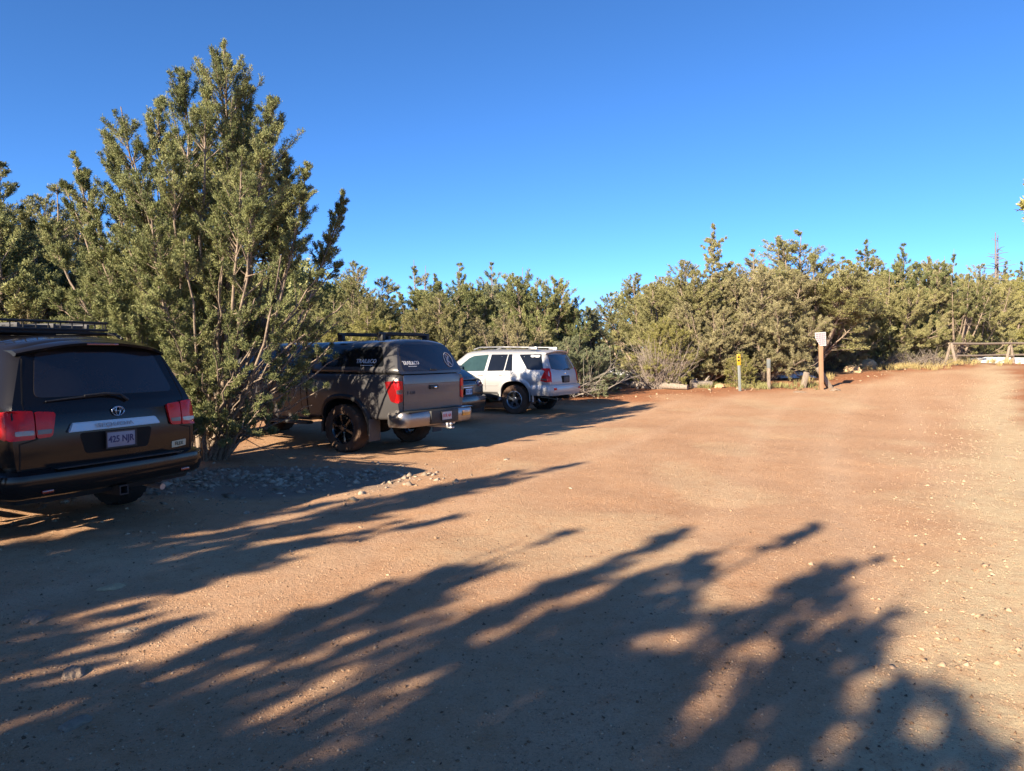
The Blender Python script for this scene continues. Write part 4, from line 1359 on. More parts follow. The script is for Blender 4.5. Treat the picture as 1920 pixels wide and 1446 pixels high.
    sh.patch('plate_recess', 'rear', [(-.36, .97), (.38, .97), (.33, .78), (-.31, .78)], M_UNDER, t, .003, .04, .008)
    sh.patch('sticker', 'rear', [(.62, .79), (.80, .80), (.80, .735), (.62, .725)], M_STICKER, t, .004, .008, .005)
    sy = sh.hit('rear', .71, .76)[0].y - .006
    flat_lettering('sticker_lettering', (.71, sy - .004, .762), (1, 0.12, 0), (0, 0, 1), 'FLEX', .05, M_UNDER, t, 1.0)
    # wiper
    bm = bmesh.new()
    def on(x, z, o): p, n = sh.hit('rear', x, z); return p + n * o
    bm_tube(bm, [on(.14, 1.235, .02), on(.06, 1.285, .04), on(-.1, 1.298, .042), on(-.28, 1.29, .034)], [.018, .013, .010, .008], 8)
    bm_tube(bm, [on(.0, 1.296, .02), on(-.28, 1.285, .022), on(-.62, 1.262, .02)], [.008, .010, .006], 6)
    obj_bm('wiper', bm, M_PLASTIC, t, 50)
    # bumper with a step pad, hitch
    P = plan_u(.985, -.055, .72, .17, .06)
    prof = [(-.12, .45), (-.02, .45), (.025, .48), (.05, .55), (.055, .61), (.045, .66), (.0, .69), (-.12, .695)]
    b = sweep_plan('rear_bumper', P, prof, M_DUSTBLACK, t)
    box('step_pad', (-.62, -.14, .686), (.62, -.03, .698), M_PLASTIC, b, .003)
    sweep_plan('bumper_valance', plan_u(.95, -.02, .6, .16, .05), [(-.14, .40), (-.06, .40), (-.03, .455), (-.14, .455)], M_PLASTIC, t)
    for s in (-1, 1):
        box('reflector_or_reflection', (s * .70 - .05, -.118, .49), (s * .70 + .05, -.09, .52), M_DARKRED, b, .006)
    bm = bmesh.new()
    for lo, hi in (((-.045, -.13, .36), (.045, .35, .372)), ((-.045, -.13, .44), (.045, .35, .452)), ((-.045, -.13, .372), (-.033, .35, .44)), ((.033, -.13, .372), (.045, .35, .44))):
        bm_box(bm, lo, hi)
    bm_box(bm, (-.6, .1, .37), (-.05, .2, .45), .01); bm_box(bm, (.05, .1, .37), (.6, .2, .45), .01)
    obj_bm('tow_hitch', bm, M_PLASTIC, t, 40)
    tube('exhaust_pipe', [(.52, .0, .34), (.52, .3, .36), (.5, .9, .40)], .032, M_SATIN, t)
    for y in (1.12, 4.22):
        for s in (-1, 1):
            wheel(t, s * .835, y, .40, .275, s, 'five', M_ALLOY)
            arch_trim('arch_flare', sh, y, .40, .46, M_DUSTBLACK, t, 'left' if s < 0 else 'right', .06, out=.012)
    bm = bmesh.new()
    bm_tube(bm, [(-.80, 1.12, .40), (.80, 1.12, .40)], .05); bm_tube(bm, [(0, 1.12, .40), (0, 3.6, .46)], .04)
    bm_box(bm, (-.55, .25, .42), (.55, .85, .56), .04)
    bm_box(bm, (-.6, 1.5, .40), (-.45, 4.0, .50), .02); bm_box(bm, (.45, 1.5, .40), (.6, 4.0, .50), .02)
    obj_bm('chassis', bm, M_UNDER, t)
    for s in (-1, 1):
        box('side_step', (min(s * .90, s * 1.0), 1.75, .40), (max(s * .90, s * 1.0), 3.6, .45), M_PLASTIC, t, .015)
        for y in (1.95, 3.0):
            q, n = sh.hit('left' if s < 0 else 'right', y, 1.05)
            box('door_handle', (min(q.x, q.x + s * .035), y - .1, 1.04), (max(q.x, q.x + s * .035), y + .1, 1.075), M_DUSTBLACK, t, .012)
        bm = bmesh.new(); bm_box(bm, (min(s * .95, s * 1.2), 3.15, 1.20), (max(s * .95, s * 1.2), 3.30, 1.40), .04, 3)
        obj_bm('door_mirror', bm, M_BLACK, t)
        for y in (1.3, 2.35, 3.45):
            sh.seam('shut_line', 'left' if s < 0 else 'right', [(y, .55 if y != 1.3 else .95), (y, 1.2)], M_UNDER, t, .01)
    # rails and basket on the roof
    bm = bmesh.new()
    for s in (-1, 1): bm_tube(bm, [(s * .66, .75, 1.835), (s * .65, .85, 1.885), (s * .65, 2.9, 1.90), (s * .66, 3.05, 1.85)], .017)
    for y in (.98, 1.85, 2.7): bm_tube(bm, [(-.65, y, 1.893), (.65, y, 1.893)], .014)
    obj_bm('roof_rail', bm, M_PLASTIC, t)
    bk = bmesh.new()
    for z in (1.925, 2.0):
        pts = [(-.56, .85, z), (.56, .85, z), (.60, .95, z), (.60, 2.5, z), (.5, 2.65, z), (-.5, 2.65, z), (-.60, 2.5, z), (-.60, .95, z), (-.56, .85, z)]
        bm_tube(bk, pts, .013, 8, False)
    for k in range(13):
        bm_tube(bk, [(-.60, .98 + .125 * k, 1.925), (-.60, .98 + .125 * k, 2.0)], .006, 6); bm_tube(bk, [(.60, .98 + .125 * k, 1.925), (.60, .98 + .125 * k, 2.0)], .006, 6)
        bm_tube(bk, [(-.60, .98 + .125 * k, 1.925), (.60, .98 + .125 * k, 1.925)], .008, 6)
    for k in range(10):
        x = -.54 + .12 * k
        bm_tube(bk, [(x, .85, 1.925), (x, .85, 2.0)], .006, 6)
    for y in (1.0, 1.85, 2.5): bm_box(bk, (-.45, y - .03, 1.895), (.45, y + .03, 1.925), .005)
    obj_bm('roof_basket', bk, M_PLASTIC, t)
    bd = bmesh.new()
    for k in range(9): bm_box(bd, (-.30, 1.0 + .13 * k, 1.945), (.42, 1.07 + .13 * k, 1.97), .004)
    for x in (-.30, .05, .40): bm_box(bd, (x, .95, 1.94), (x + .03, 2.2, 1.985), .005)
    obj_bm('traction_board', bd, M_GREYPLASTIC, t)
    put(t, -3.76, 6.97, 63.8)
black_suv()

# ---------------- dark pickup with a canopy
def pickup():
    t = empty('pickup_truck')
    tag(t, 'dark pickup with black canopy and roof bars beside the big juniper', 'pickup truck', 'cars parked along the trees')
    st = [(0.0, (.62, .90, .985, .98, .965, 1.28, .93, 1.375, 1.375)), (.4, (.60, .92, .995, .98, .97, 1.28, .935, 1.375, 1.375)), (2.02, (.58, .92, .995, .98, .97, 1.28, .935, 1.375, 1.375)),
          (2.08, (.52, .92, .995, .98, .97, 1.30, .76, 1.80, 1.86)), (2.3, (.52, .92, .995, .98, .97, 1.30, .74, 1.86, 1.93)), (3.5, (.52, .92, .995, .98, .97, 1.29, .74, 1.86, 1.93)), (3.9, (.52, .92, .995, .98, .97, 1.28, .72, 1.80, 1.86)),
          (4.65, (.52, .92, .995, .98, .96, 1.22, .80, 1.32, 1.36)), (5.6, (.52, .92, .985, .95, .95, 1.15, .80, 1.23, 1.28)), (5.85, (.55, .86, .94, .9, .90, 1.08, .78, 1.16, 1.2))]
    sh = Shell(st, [(.5, .0), (1.4, .0)], [(.5, .06), (.9, 0), (1.2, .06)], .97, .015, 90)
    sh.finish('body', M_PICKUP, t, [(1.18, .44, .52, .32, .995), (4.86, .44, .52, .32, .995)])
    # canopy
    st2 = [(0.0, (1.378, .90, .945, 1.42, .935, 1.47, .735, 1.90, 1.965)), (.5, (1.378, .90, .945, 1.42, .935, 1.47, .745, 1.905, 1.975)), (2.0, (1.378, .90, .945, 1.42, .935, 1.47, .745, 1.88, 1.95))]
    cs = Shell(st2, [(1.37, .0), (1.42, .01), (1.95, .27)], [(1.37, 0), (1.95, .05)], .96, .04, 30, .9)
    can = cs.finish('canopy', M_PICKUP, t)
    cs.patch('canopy_window', 'rear', [(-.82, 1.43), (.82, 1.43), (.66, 1.875), (-.66, 1.875)], M_GLASSDUST, can, .008, .10, .014)
    cs.patch('canopy_window', 'left', [(.30, 1.50), (1.75, 1.49), (1.72, 1.83), (.47, 1.84)], M_GLASS, can, .006, .07)
    cs.patch('canopy_window', 'right', [(.30, 1.50), (1.75, 1.49), (1.72, 1.83), (.47, 1.84)], M_GLASS, can, .006, .07)
    lettering('canopy_lettering', cs, 'left', (.72, 1.585), 'TRAIL&CO', .095, M_WHITEINK, can, .010, 1.0, -1, .002)
    cs.patch('lettering_underline', 'left', [(.55, 1.525), (.82, 1.523), (.82, 1.512), (.55, 1.514)], M_WHITEINK, can, .009, 0, .004)
    lettering('canopy_lettering', cs, 'rear', (-.53, 1.555), 'TRAIL&CO', .085, M_WHITEINK, can, .012, 1.0, 1, .002)
    cs.patch('lettering_underline', 'rear', [(-.62, 1.505), (-.42, 1.505), (-.42, 1.495), (-.62, 1.495)], M_WHITEINK, can, .012, 0, .004)
    # round emblem with a monogram on the canopy glass
    bm = bmesh.new()
    cx, cz = .56, 1.60
    def gl(x, z, o=.016): p, n = cs.hit('rear', x, z); return p + n * o
    bm_tube(bm, [gl(cx + .125 * math.cos(2 * PI * k / 32), cz + .125 * math.sin(2 * PI * k / 32)) for k in range(33)], .0075, 6, False)
    for a, b in (((-.05, .02), (-.05, -.09)), ((-.05, -.03), (.04, .06)), ((-.03, -.02), (.05, -.09))):
        bm_tube(bm, [gl(cx + a[0], cz + a[1]), gl(cx + (a[0] + b[0]) / 2, cz + (a[1] + b[1]) / 2), gl(cx + b[0], cz + b[1])], .0085, 6)
    bm_tube(bm, [gl(cx - .02 + .036 * math.cos(2 * PI * k / 16), cz + .06 + .032 * math.sin(2 * PI * k / 16)) for k in range(17)], .0075, 6, False)
    obj_bm('round_emblem', bm, M_WHITEINK, can, 60)
    box('canopy_handle', (-.09, -.045, 1.425), (.09, .0, 1.455), M_PLASTIC, can, .008)
    # roof bars
    for y in (.62, 1.55):
        rb = bmesh.new()
        bm_tube(rb, [(-.70, y, 2.06), (.70, y, 2.06)], .030, 10)
        for s in (-1, 1):
            bm_box(rb, (s * .62 - .04, y - .06, 1.94), (s * .62 + .04, y + .06, 2.05), .012, 2, None, (.7, .6))
        bm_box(rb, (-.5, y - .035, 2.075), (.5, y + .035, 2.095), .006)
        obj_bm('roof_bar', rb, M_PLASTIC, t)
    # tailgate
    tg = sh.patch('tailgate', 'rear', [(-.80, .76), (.80, .76), (.81, 1.345), (-.81, 1.345)], M_PICKUPTAIL, t, .012, .03, .03, .15)
    for z in (.88, 1.02, 1.20):
        sh.seam('tailgate_crease', 'rear', [(-.78, z), (.78, z)], M_PICKUPTAIL, tg, .02, .016)
    box('tailgate_handle', (-.12, -.055, 1.10), (.12, -.012, 1.17), M_PLASTIC, tg, .01)
    box('latch', (-.02, -.07, 1.115), (.05, -.05, 1.15), M_CHROME, tg, .008)
    lettering('tailgate_lettering', sh, 'rear', (-.61, 1.06), 'F-150', .075, M_GREYPLASTIC, tg, .018, 1.2, 1, .002)
    for s in (-1, 1):
        lp = sh.patch('tail_lamp', 'rear', [(s * .83, 1.26), (s * .955, 1.27), (s * .95, .90), (s * .835, .92)], M_RED, t, .018, .03, .03, .06)
        sh.patch('lamp_side', 'left' if s < 0 else 'right', [(.02, 1.27), (.25, 1.25), (.17, 1.08), (.12, .93), (.02, .90)], M_DARKRED, lp, .012, .03, .02, .06)
        sh.patch('clear_lens', 'rear', [(s * .84, 1.12), (s * .95, 1.12), (s * .95, 1.05), (s * .84, 1.05)], M_CLEARLENS, lp, .022, .01, .006, .05)
    # bumper: bright ends, dark step with the plate in the middle
    P = plan_u(.985, -.20, .16, .15, .05)
    b = sweep_plan('rear_bumper', P, [(-.13, .50), (-.01, .50), (.02, .56), (.025, .70), (.0, .745), (-.13, .745)], M_CHROMEDUST, t)
    bx = bmesh.new()
    bm_box(bx, (-.40, -.285, .52), (.40, -.15, .752), .02, 2)
    obj_bm('bumper_step', bx, M_PLASTIC, b)
    box('step_pad', (-.94, -.235, .744), (.94, .0, .756), M_PLASTIC, b, .004)
    box('step_pad', (.62, -.24, .7565), (.90, -.06, .762), M_BLUETAPE, b, .002)
    plate(t, .03, -.298, .645, M_PLATEWHITE, M_REDINK, 'B1R 4A')
    box('reflector_or_reflection', (.56, -.262, .60), (.80, -.245, .69), M_AMBER, b, .004)  # amber reflection on the chrome, painted as a thin coloured block
    h = bmesh.new()
    bm_box(h, (-.04, -.36, .44), (.04, .1, .52), .008); bm_box(h, (-.05, -.44, .43), (.05, -.34, .455), .005)
    bm_lathe = [(0, .0001), (0, .012), (.02, .014)]
    bm_tube(h, [(0, -.40, .455), (0, -.40, .485)], .013, 12)
    r = bmesh.ops.create_uvsphere(h, u_segments=14, v_segments=8, radius=.029)
    bmesh.ops.translate(h, verts=r['verts'], vec=(0, -.40, .505))
    obj_bm('tow_ball', h, M_SATIN, t)
    # glass of the cab
    for s, sd_ in ((-1, 'left'), (1, 'right')):
        sh.patch('side_window', sd_, [(2.30, 1.36), (3.10, 1.35), (3.08, 1.76), (2.34, 1.77)], M_GLASS, t, .005, .05)
        sh.patch('side_window', sd_, [(3.22, 1.35), (4.26, 1.33), (3.86, 1.68), (3.20, 1.76)], M_GLASS, t, .005, .05)
        for y in (2.2, 3.16, 4.25):
            sh.seam('shut_line', sd_, [(y, .62), (y, 1.32)], M_UNDER, t, .01)
        sh.seam('shut_line', sd_, [(2.045, .62), (2.045, 1.36)], M_UNDER, t, .03)
        for y in (2.35, 3.35):
            q, n = sh.hit(sd_, y, 1.17)
            box('door_handle', (min(q.x, q.x + s * .04), y - .1, 1.15), (max(q.x, q.x + s * .04), y + .1, 1.19), M_PICKUP, t, .012)
        bm = bmesh.new(); bm_box(bm, (min(s * .98, s * 1.26), 3.95, 1.28), (max(s * .98, s * 1.26), 4.10, 1.55), .04, 3)
        obj_bm('door_mirror', bm, M_PLASTIC, t)
        for y in (1.18, 4.86):
            wheel(t, s * .875, y, .425, .30, s, 'six', M_BLACKRIM, M_MUDTYRE, .60)
            arch_trim('arch_flare', sh, y, .44, .52, M_PLASTIC, t, sd_, .07, out=.035)
        fl = bmesh.new(); bm_box(fl, (min(s * .74, s * 1.02), .55, .24), (max(s * .74, s * 1.02), .565, .62), .004)
        obj_bm('mud_flap', fl, M_GREYPLASTIC, t)
        box('side_step', (min(s * .88, s * 1.02), 2.0, .46), (max(s * .88, s * 1.02), 4.2, .52), M_PLASTIC, t, .02)
        q, n = sh.hit(sd_, 1.75, 1.1)
    bm = bmesh.new()
    bm_tube(bm, [(-.84, 1.18, .425), (.84, 1.18, .425)], .05); bm_box(bm, (-.16, 1.02, .28), (.16, 1.34, .58), .1, 3)
    bm_tube(bm, [(0, 1.2, .45), (0, 3.6, .55)], .04)
    bm_box(bm, (-.55, .1, .50), (-.43, 5.0, .62), .02); bm_box(bm, (.43, .1, .50), (.55, 5.0, .62), .02); bm_box(bm, (-.3, .2, .48), (.3, .8, .64), .05)
    obj_bm('chassis', bm, M_UNDER, t)
    tube('exhaust_pipe', [(.60, -.04, .47), (.58, .3, .48), (.5, 1.0, .54)], .035, M_SATIN, t)
    put(t, -1.40, 13.0, 59.0, -.02)
M_CHROMEDUST = paint('dusty_chrome', (0.24, 0.235, 0.24), metal=1.0, rough=0.2, coat=0.0, amount=0.28)
pickup()

# ---------------- silver SUV
def silver_suv():
    t = empty('parked_suv')
    tag(t, 'silver suv with roof rails and dusty tailgate, farthest of the parked cars', 'car', 'cars parked along the trees')
    st = [(0.0, (.58, .83, .905, .90, .885, 1.16, .68, 1.665, 1.735)), (.5, (.56, .86, .935, .90, .905, 1.16, .70, 1.69, 1.765)), (2.3, (.56, .86, .935, .90, .905, 1.14, .70, 1.69, 1.77)), (2.75, (.56, .86, .935, .90, .905, 1.13, .69, 1.66, 1.73)),
          (3.45, (.56, .86, .935, .90, .895, 1.09, .76, 1.17, 1.21)), (4.4, (.56, .86, .92, .88, .88, 1.02, .74, 1.09, 1.13)), (4.68, (.58, .8, .87, .85, .83, .94, .7, 1.0, 1.04))]
    sh = Shell(st, [(.5, .02), (.9, 0), (1.12, .03), (1.2, .06), (1.72, .30), (1.8, .34)], [(.5, .08), (.8, 0), (1.1, .1)], .95, .05)
    sh.finish('body', M_SILVER, t, [(1.05, .46, .46, .30, .935), (3.84, .46, .46, .30, .935)])
    sh.patch('tailgate', 'rear', [(-.78, .80), (.78, .80), (.80, 1.17), (.60, 1.68), (-.60, 1.68), (-.80, 1.17)], M_SILVERTAIL, t, .006, .05, .012, .1)
    sh.patch('rear_window', 'rear', [(-.68, 1.24), (-.3, 1.20), (.3, 1.20), (.68, 1.24), (.575, 1.62), (-.575, 1.62)], M_GLASSDUST, t, .012, .06)
    sh.patch('plate_recess', 'rear', [(-.26, 1.05), (.26, 1.05), (.22, .86), (-.22, .86)], M_UNDER, t, .009, .03)
    plate(t, 0, sh.hit('rear', 0, .95)[0].y - .03, .945, M_UNDER, M_GREYPLASTIC, '', frame=False) if False else None
    box('licence_plate', (-.15, sh.hit('rear', 0, .95)[0].y - .025, .875), (.15, sh.hit('rear', 0, .95)[0].y - .015, 1.025), M_GREYPLASTIC, t, .003)
    for s, sd_ in ((-1, 'left'), (1, 'right')):
        lp = sh.patch('tail_lamp', 'rear', [(s * .765, 1.26), (s * .86, 1.25), (s * .885, .90), (s * .79, .885)], M_RED, t, .020, .02, .03, .05)
        sh.patch('lamp_side', sd_, [(.06, 1.25), (.13, 1.24), (.26, .93), (.06, .885)], M_RED, lp, .014, .02, .02, .05)
        sh.patch('clear_lens', sd_, [(.07, .985), (.22, .985), (.245, .945), (.07, .93)], M_CLEARLENS, lp, .018, .01, .006, .05)
        sh.patch('side_window', sd_, [(.20, 1.22), (.66, 1.215), (1.00, 1.62), (.34, 1.635)], M_GLASS, t, .005, .045)
        sh.patch('side_window', sd_, [(1.13, 1.185), (1.37, 1.18), (1.33, 1.625), (1.22, 1.63)], M_GLASS, t, .005, .025)
        sh.patch('side_window', sd_, [(1.40, 1.18), (1.93, 1.165), (1.88, 1.62), (1.36, 1.625)], M_GLASS, t, .005, .025)
        sh.patch('side_window', sd_, [(2.02, 1.165), (3.05, 1.14), (2.60, 1.52), (2.45, 1.58), (1.97, 1.62)], M_GLASSCLEAR, t, .005, .035)
        sh.seam('shut_line', sd_, [(1.98, .64), (1.97, 1.14)], M_UNDER, t, .009)
        sh.seam('shut_line', sd_, [(1.52, .72), (1.22, 1.0), (1.10, 1.16)], M_UNDER, t, .009)
        sh.seam('shut_line', sd_, [(3.1, .64), (3.08, 1.08)], M_UNDER, t, .009)
        sh.seam('side_moulding', sd_, [(1.60, .78), (1.97, .775)], M_SILVER, t, .03, .008)
        sh.seam('side_moulding', sd_, [(1.99, .775), (3.08, .77)], M_SILVER, t, .03, .008)
        for y in (1.45, 2.15):
            q, n = sh.hit(sd_, y, 1.06)
            box('door_handle', (min(q.x, q.x + s * .035), y - .09, 1.045), (max(q.x, q.x + s * .035), y + .09, 1.08), M_SILVER, t, .012)
        bm = bmesh.new(); bm_box(bm, (min(s * .90, s * 1.14), 2.72, 1.15), (max(s * .90, s * 1.14), 2.86, 1.33), .04, 3)
        obj_bm('door_mirror', bm, M_SILVER, t)
        for y in (1.05, 3.84):
            wheel(t, s * .82, y, .40, .27, s, 'five', M_BRIGHT if False else M_ALLOYMIX, M_MUDTYRE if s < 0 and y < 2 else M_TYRE, .60)
            arch_trim('arch_flare', sh, y, .46, .46, M_SILVER, t, sd_, .10, out=.03)
        box('rock_slider', (min(s * .80, s * .95), 1.55, .44), (max(s * .80, s * .95), 3.32, .56), M_PLASTIC, t, .03)
        fl = bmesh.new(); bm_box(fl, (min(s * .68, s * .95), .52, .30), (max(s * .68, s * .95), .535, .62), .004)
        obj_bm('mud_flap', fl, M_PLASTIC, t)
        rr = bmesh.new()
        bm_tube(rr, [(s * .60, .55, 1.765), (s * .60, .68, 1.815), (s * .60, 1.6, 1.83), (s * .60, 2.35, 1.82), (s * .60, 2.55, 1.755)], [.03, .022, .018, .018, .02], 8)
        bm_box(rr, (s * .60 - .03, .52, 1.74), (s * .60 + .03, .78, 1.83), .015)
        obj_bm('roof_rail', rr, M_SATIN, t)
    # spoiler
    bm = bmesh.new(); rows = []
    for k in range(17):
        x = -.66 + 1.32 * k / 16; u = abs(x) / .66
        zt = 1.745 - .07 * u ** 2.2; yb = .13 + .08 * max(0, u - .7) / .3
        rows.append([bm.verts.new(c) for c in ((x, .5, zt), (x, yb + .05, zt + .004), (x, yb, zt - .015), (x, yb + .02, zt - .05), (x, .5, zt - .06))])
    for a, b in zip(rows, rows[1:]):
        for q in range(5): bm.faces.new((a[q], a[(q + 1) % 5], b[(q + 1) % 5], b[q]))
    bm.faces.new(rows[0][::-1]); bm.faces.new(rows[-1])
    obj_bm('rear_spoiler', bm, M_SILVERTAIL, t, 45)
    b = sweep_plan('rear_bumper', plan_u(.93, -.07, .52, .16, .05), [(-.12, .54), (.0, .53), (.03, .58), (.035, .76), (.01, .81), (-.12, .81)], M_SILVER, t)
    sweep_plan('bumper_cap', plan_u(.55, -.10, -.07, .02, .03), [(-.02, .55), (.015, .55), (.015, .80), (-.02, .80)], M_SILVERTAIL, b)
    for s in (-1, 1): box('reflector_or_reflection', (s * .74 - .06, -.13, .68), (s * .74 + .06, -.085, .745), M_RED, b, .008)
    box('badge', (-.05, sh.hit('rear', 0, 1.11)[0].y - .012, 1.09), (.05, sh.hit('rear', 0, 1.11)[0].y, 1.14), M_CHROME, t, .005)
    bm = bmesh.new()
    def on(x, z, o): p, n = sh.hit('rear', x, z); return p + n * o
    bm_tube(bm, [on(.34, 1.205, .02), on(.22, 1.225, .035), on(.02, 1.215, .03)], [.018, .011, .008], 8)
    obj_bm('wiper', bm, M_PLASTIC, t, 50)
    tube('exhaust_pipe', [(-.52, -.06, .44), (-.52, .2, .47), (-.5, .8, .52)], .03, M_CHROME, t)
    bm = bmesh.new()
    bm_tube(bm, [(-.78, 1.05, .40), (.78, 1.05, .40)], .05); bm_box(bm, (-.14, .92, .28), (.14, 1.2, .54), .1, 3)
    bm_box(bm, (-.5, .1, .46), (-.4, 4.0, .58), .02); bm_box(bm, (.4, .1, .46), (.5, 4.0, .58), .02); bm_box(bm, (-.3, .15, .42), (.3, .7, .58), .05); bm_box(bm, (-.04, -.14, .42), (.04, .2, .5), .01)
    obj_bm('chassis', bm, M_UNDER, t)
    put(t, 1.43, 20.3, 60.0, .0)
M_ALLOYMIX = simple('grey_alloy', (0.20, 0.22, 0.25), 0.3, 0.7, 0.5, 0, 0.3, 5)
silver_suv()

# ---------------- dark hatchback between the two
def hatchback():
    t = empty('parked_hatchback')
    tag(t, 'dark sloping hatchback half hidden between pickup and silver suv', 'car', 'cars parked along the trees')
    st = [(0.0, (.44, .78, .86, .72, .84, .98, .60, 1.36, 1.42)), (.7, (.34, .82, .915, .72, .88, .98, .60, 1.46, 1.53)), (2.3, (.32, .84, .92, .72, .89, .96, .60, 1.50, 1.58)), (2.8, (.32, .84, .92, .72, .89, .95, .60, 1.44, 1.51)),
          (3.6, (.32, .84, .92, .72, .88, .93, .66, 1.02, 1.06)), (4.4, (.34, .82, .89, .7, .84, .82, .62, .88, .92)), (4.65, (.38, .74, .8, .66, .76, .72, .56, .78, .8))]
    sh = Shell(st, [(.4, .06), (.7, 0), (.95, .01), (1.08, .12), (1.25, .42), (1.45, .85)], [(.4, .08), (.6, 0), (.85, .15)], .93, .07, 70, 1.7)
    sh.finish('body', M_CHAR, t, [(.98, .35, .40, .26, .92), (3.72, .35, .40, .26, .92)])
    sh.patch('rear_window', 'rear', [(-.60, 1.10), (.60, 1.10), (.50, 1.40), (-.50, 1.40)], M_GLASS, t, .006, .05, .012, .08)
    box('tail_spoiler', (-.62, -.01, 1.035), (.62, .16, 1.06), M_CHAR, t, .01)
    for s, sd_ in ((-1, 'left'), (1, 'right')):
        lp = sh.patch('tail_lamp', 'rear', [(s * .45, .98), (s * .80, .99), (s * .82, .86), (s * .50, .88)], M_DARKRED, t, .014, .02, .02, .06)
        sh.patch('lamp_side', sd_, [(.06, .99), (.32, .97), (.20, .86), (.06, .86)], M_DARKRED, lp, .010, .02, .015, .06)
        sh.patch('side_window', sd_, [(.80, 1.06), (1.75, 1.02), (1.72, 1.40), (1.15, 1.38)], M_GLASS, t, .005, .04)
        sh.patch('side_window', sd_, [(1.83, 1.02), (3.0, .99), (2.55, 1.36), (1.80, 1.40)], M_GLASS, t, .005, .04)
        sh.seam('shut_line', sd_, [(1.79, .45), (1.79, 1.0)], M_UNDER, t, .008)
        for y in (.98, 3.72): wheel(t, s * .80, y, .345, .235, s, 'five', M_ALLOY, None, .66)
        for y in (1.3, 2.1):
            q, n = sh.hit(sd_, y, .9)
            box('door_handle', (min(q.x, q.x + s * .03), y - .09, .89), (max(q.x, q.x + s * .03), y + .09, .92), M_CHAR, t, .01)
        bm = bmesh.new(); bm_box(bm, (min(s * .90, s * 1.1), 2.85, .98), (max(s * .90, s * 1.1), 2.97, 1.13), .035, 3)
        obj_bm('door_mirror', bm, M_CHAR, t)
    b = sweep_plan('rear_bumper', plan_u(.90, -.06, .5, .18, .07), [(-.1, .34), (.0, .34), (.03, .40), (.035, .58), (.01, .64), (-.1, .64)], M_CHAR, t)
    sweep_plan('bumper_valance', plan_u(.86, -.04, .4, .16, .06), [(-.1, .25), (.01, .25), (.03, .35), (-.1, .35)], M_PLASTIC, t)
    plate(t, 0.0, sh.hit('rear', 0, .76)[0].y - .03, .765, M_PLATEBLUE, M_INK, '7KD 218')
    box('tailgate_trim', (-.28, sh.hit('rear', 0, .85)[0].y - .02, .855), (.28, sh.hit('rear', 0, .85)[0].y + .01, .875), M_CHROME, t, .004)
    box('chassis', (-.6, .2, .28), (.6, 4.2, .36), M_UNDER, t, .03)
    put(t, -1.12, 17.8, 60.0, .0)
hatchback()
# ------------------------------------------------------------------ stones, posts, fence, dead wood, snow
M_STONE = None
def stone_mat(name, a, b):
    m, nt, N, L, P = mat(name)
    oc = objcoord(N)
    at_ = attr(N, 'tint')
    n = noise(N, L, oc, 22.0, 6, 0.65)
    f = maths(N, L, 'ADD', maths(N, L, 'MULTIPLY', at_.outputs['Fac'], 0.75), maths(N, L, 'MULTIPLY', n.outputs[0], 0.35), True)
    L.new(mixc(N, L, f, a, b), P.inputs['Base Color'])
    P.inputs['Roughness'].default_value = 0.9
    P.inputs['Specular IOR Level'].default_value = 0.2
    bp = N.new('ShaderNodeBump'); bp.inputs['Strength'].default_value = 0.5; bp.inputs['Distance'].default_value = 0.01
    L.new(n.outputs[0], bp.inputs['Height']); L.new(bp.outputs[0], P.inputs['Normal'])
    return m
M_GRAVEL = stone_mat('gravel_stone', (0.20, 0.12, 0.07), (0.44, 0.31, 0.205))
M_CLOD = stone_mat('dirt_clod', (0.07, 0.042, 0.026), (0.22, 0.13, 0.075))
M_RUBBLE = stone_mat('rubble_stone', (0.13, 0.095, 0.068), (0.42, 0.34, 0.26))
M_ROCK = simple('limestone', (0.25, 0.185, 0.135), 0.95, 0, 0.15, 0, 0.45, 14, 0.9, 40)
M_ROCKTAN = simple('sandstone', (0.44, 0.31, 0.18), 0.95, 0, 0.15, 0, 0.35, 9, 0.9, 22)

OCT = np.array([[1, 0, 0], [-1, 0, 0], [0, 1, 0], [0, -1, 0], [0, 0, 1], [0, 0, -1]], float)
OCTF = np.array([[0, 2, 4], [2, 1, 4], [1, 3, 4], [3, 0, 4], [2, 0, 5], [1, 2, 5], [3, 1, 5], [0, 3, 5]])
def stones(name, label, x, y, r, flat, m, seed):
    rng = np.random.default_rng(seed)
    n = len(x)
    z = ground_z(x, y)
    V = OCT[None] * (0.65 + 0.7 * rng.random((n, 6, 1)))
    V = V + rng.normal(size=V.shape) * 0.18
    V = V * r[:, None, None] * np.array([1.0, 0.75, 1.0])
    V[:, :, 2] *= flat[:, None]
    a = rng.random(n) * 2 * PI
    tx, ty = rng.normal(size=n) * 0.25, rng.normal(size=n) * 0.25
    c, s = np.cos(a)[:, None], np.sin(a)[:, None]
    X, Y, Z = V[..., 0] * c - V[..., 1] * s, V[..., 0] * s + V[..., 1] * c, V[..., 2]
    Z = Z + X * tx[:, None] + Y * ty[:, None]
    W = np.stack([X + x[:, None], Y + y[:, None], Z + (z + r * flat * 0.02)[:, None]], -1)
    F = OCTF[None] + (np.arange(n) * 6)[:, None, None]
    me = np_mesh(name, W.reshape(-1, 3), F.reshape(-1, 3))
    me.materials.append(m)
    t = me.attributes.new('tint', 'FLOAT', 'FACE')
    t.data.foreach_set('value', np.repeat(rng.random(n), 8).astype(np.float32))
    o = link_mesh(name, me)
    tag(o, label, 'gravel', kind='stuff')
    return o

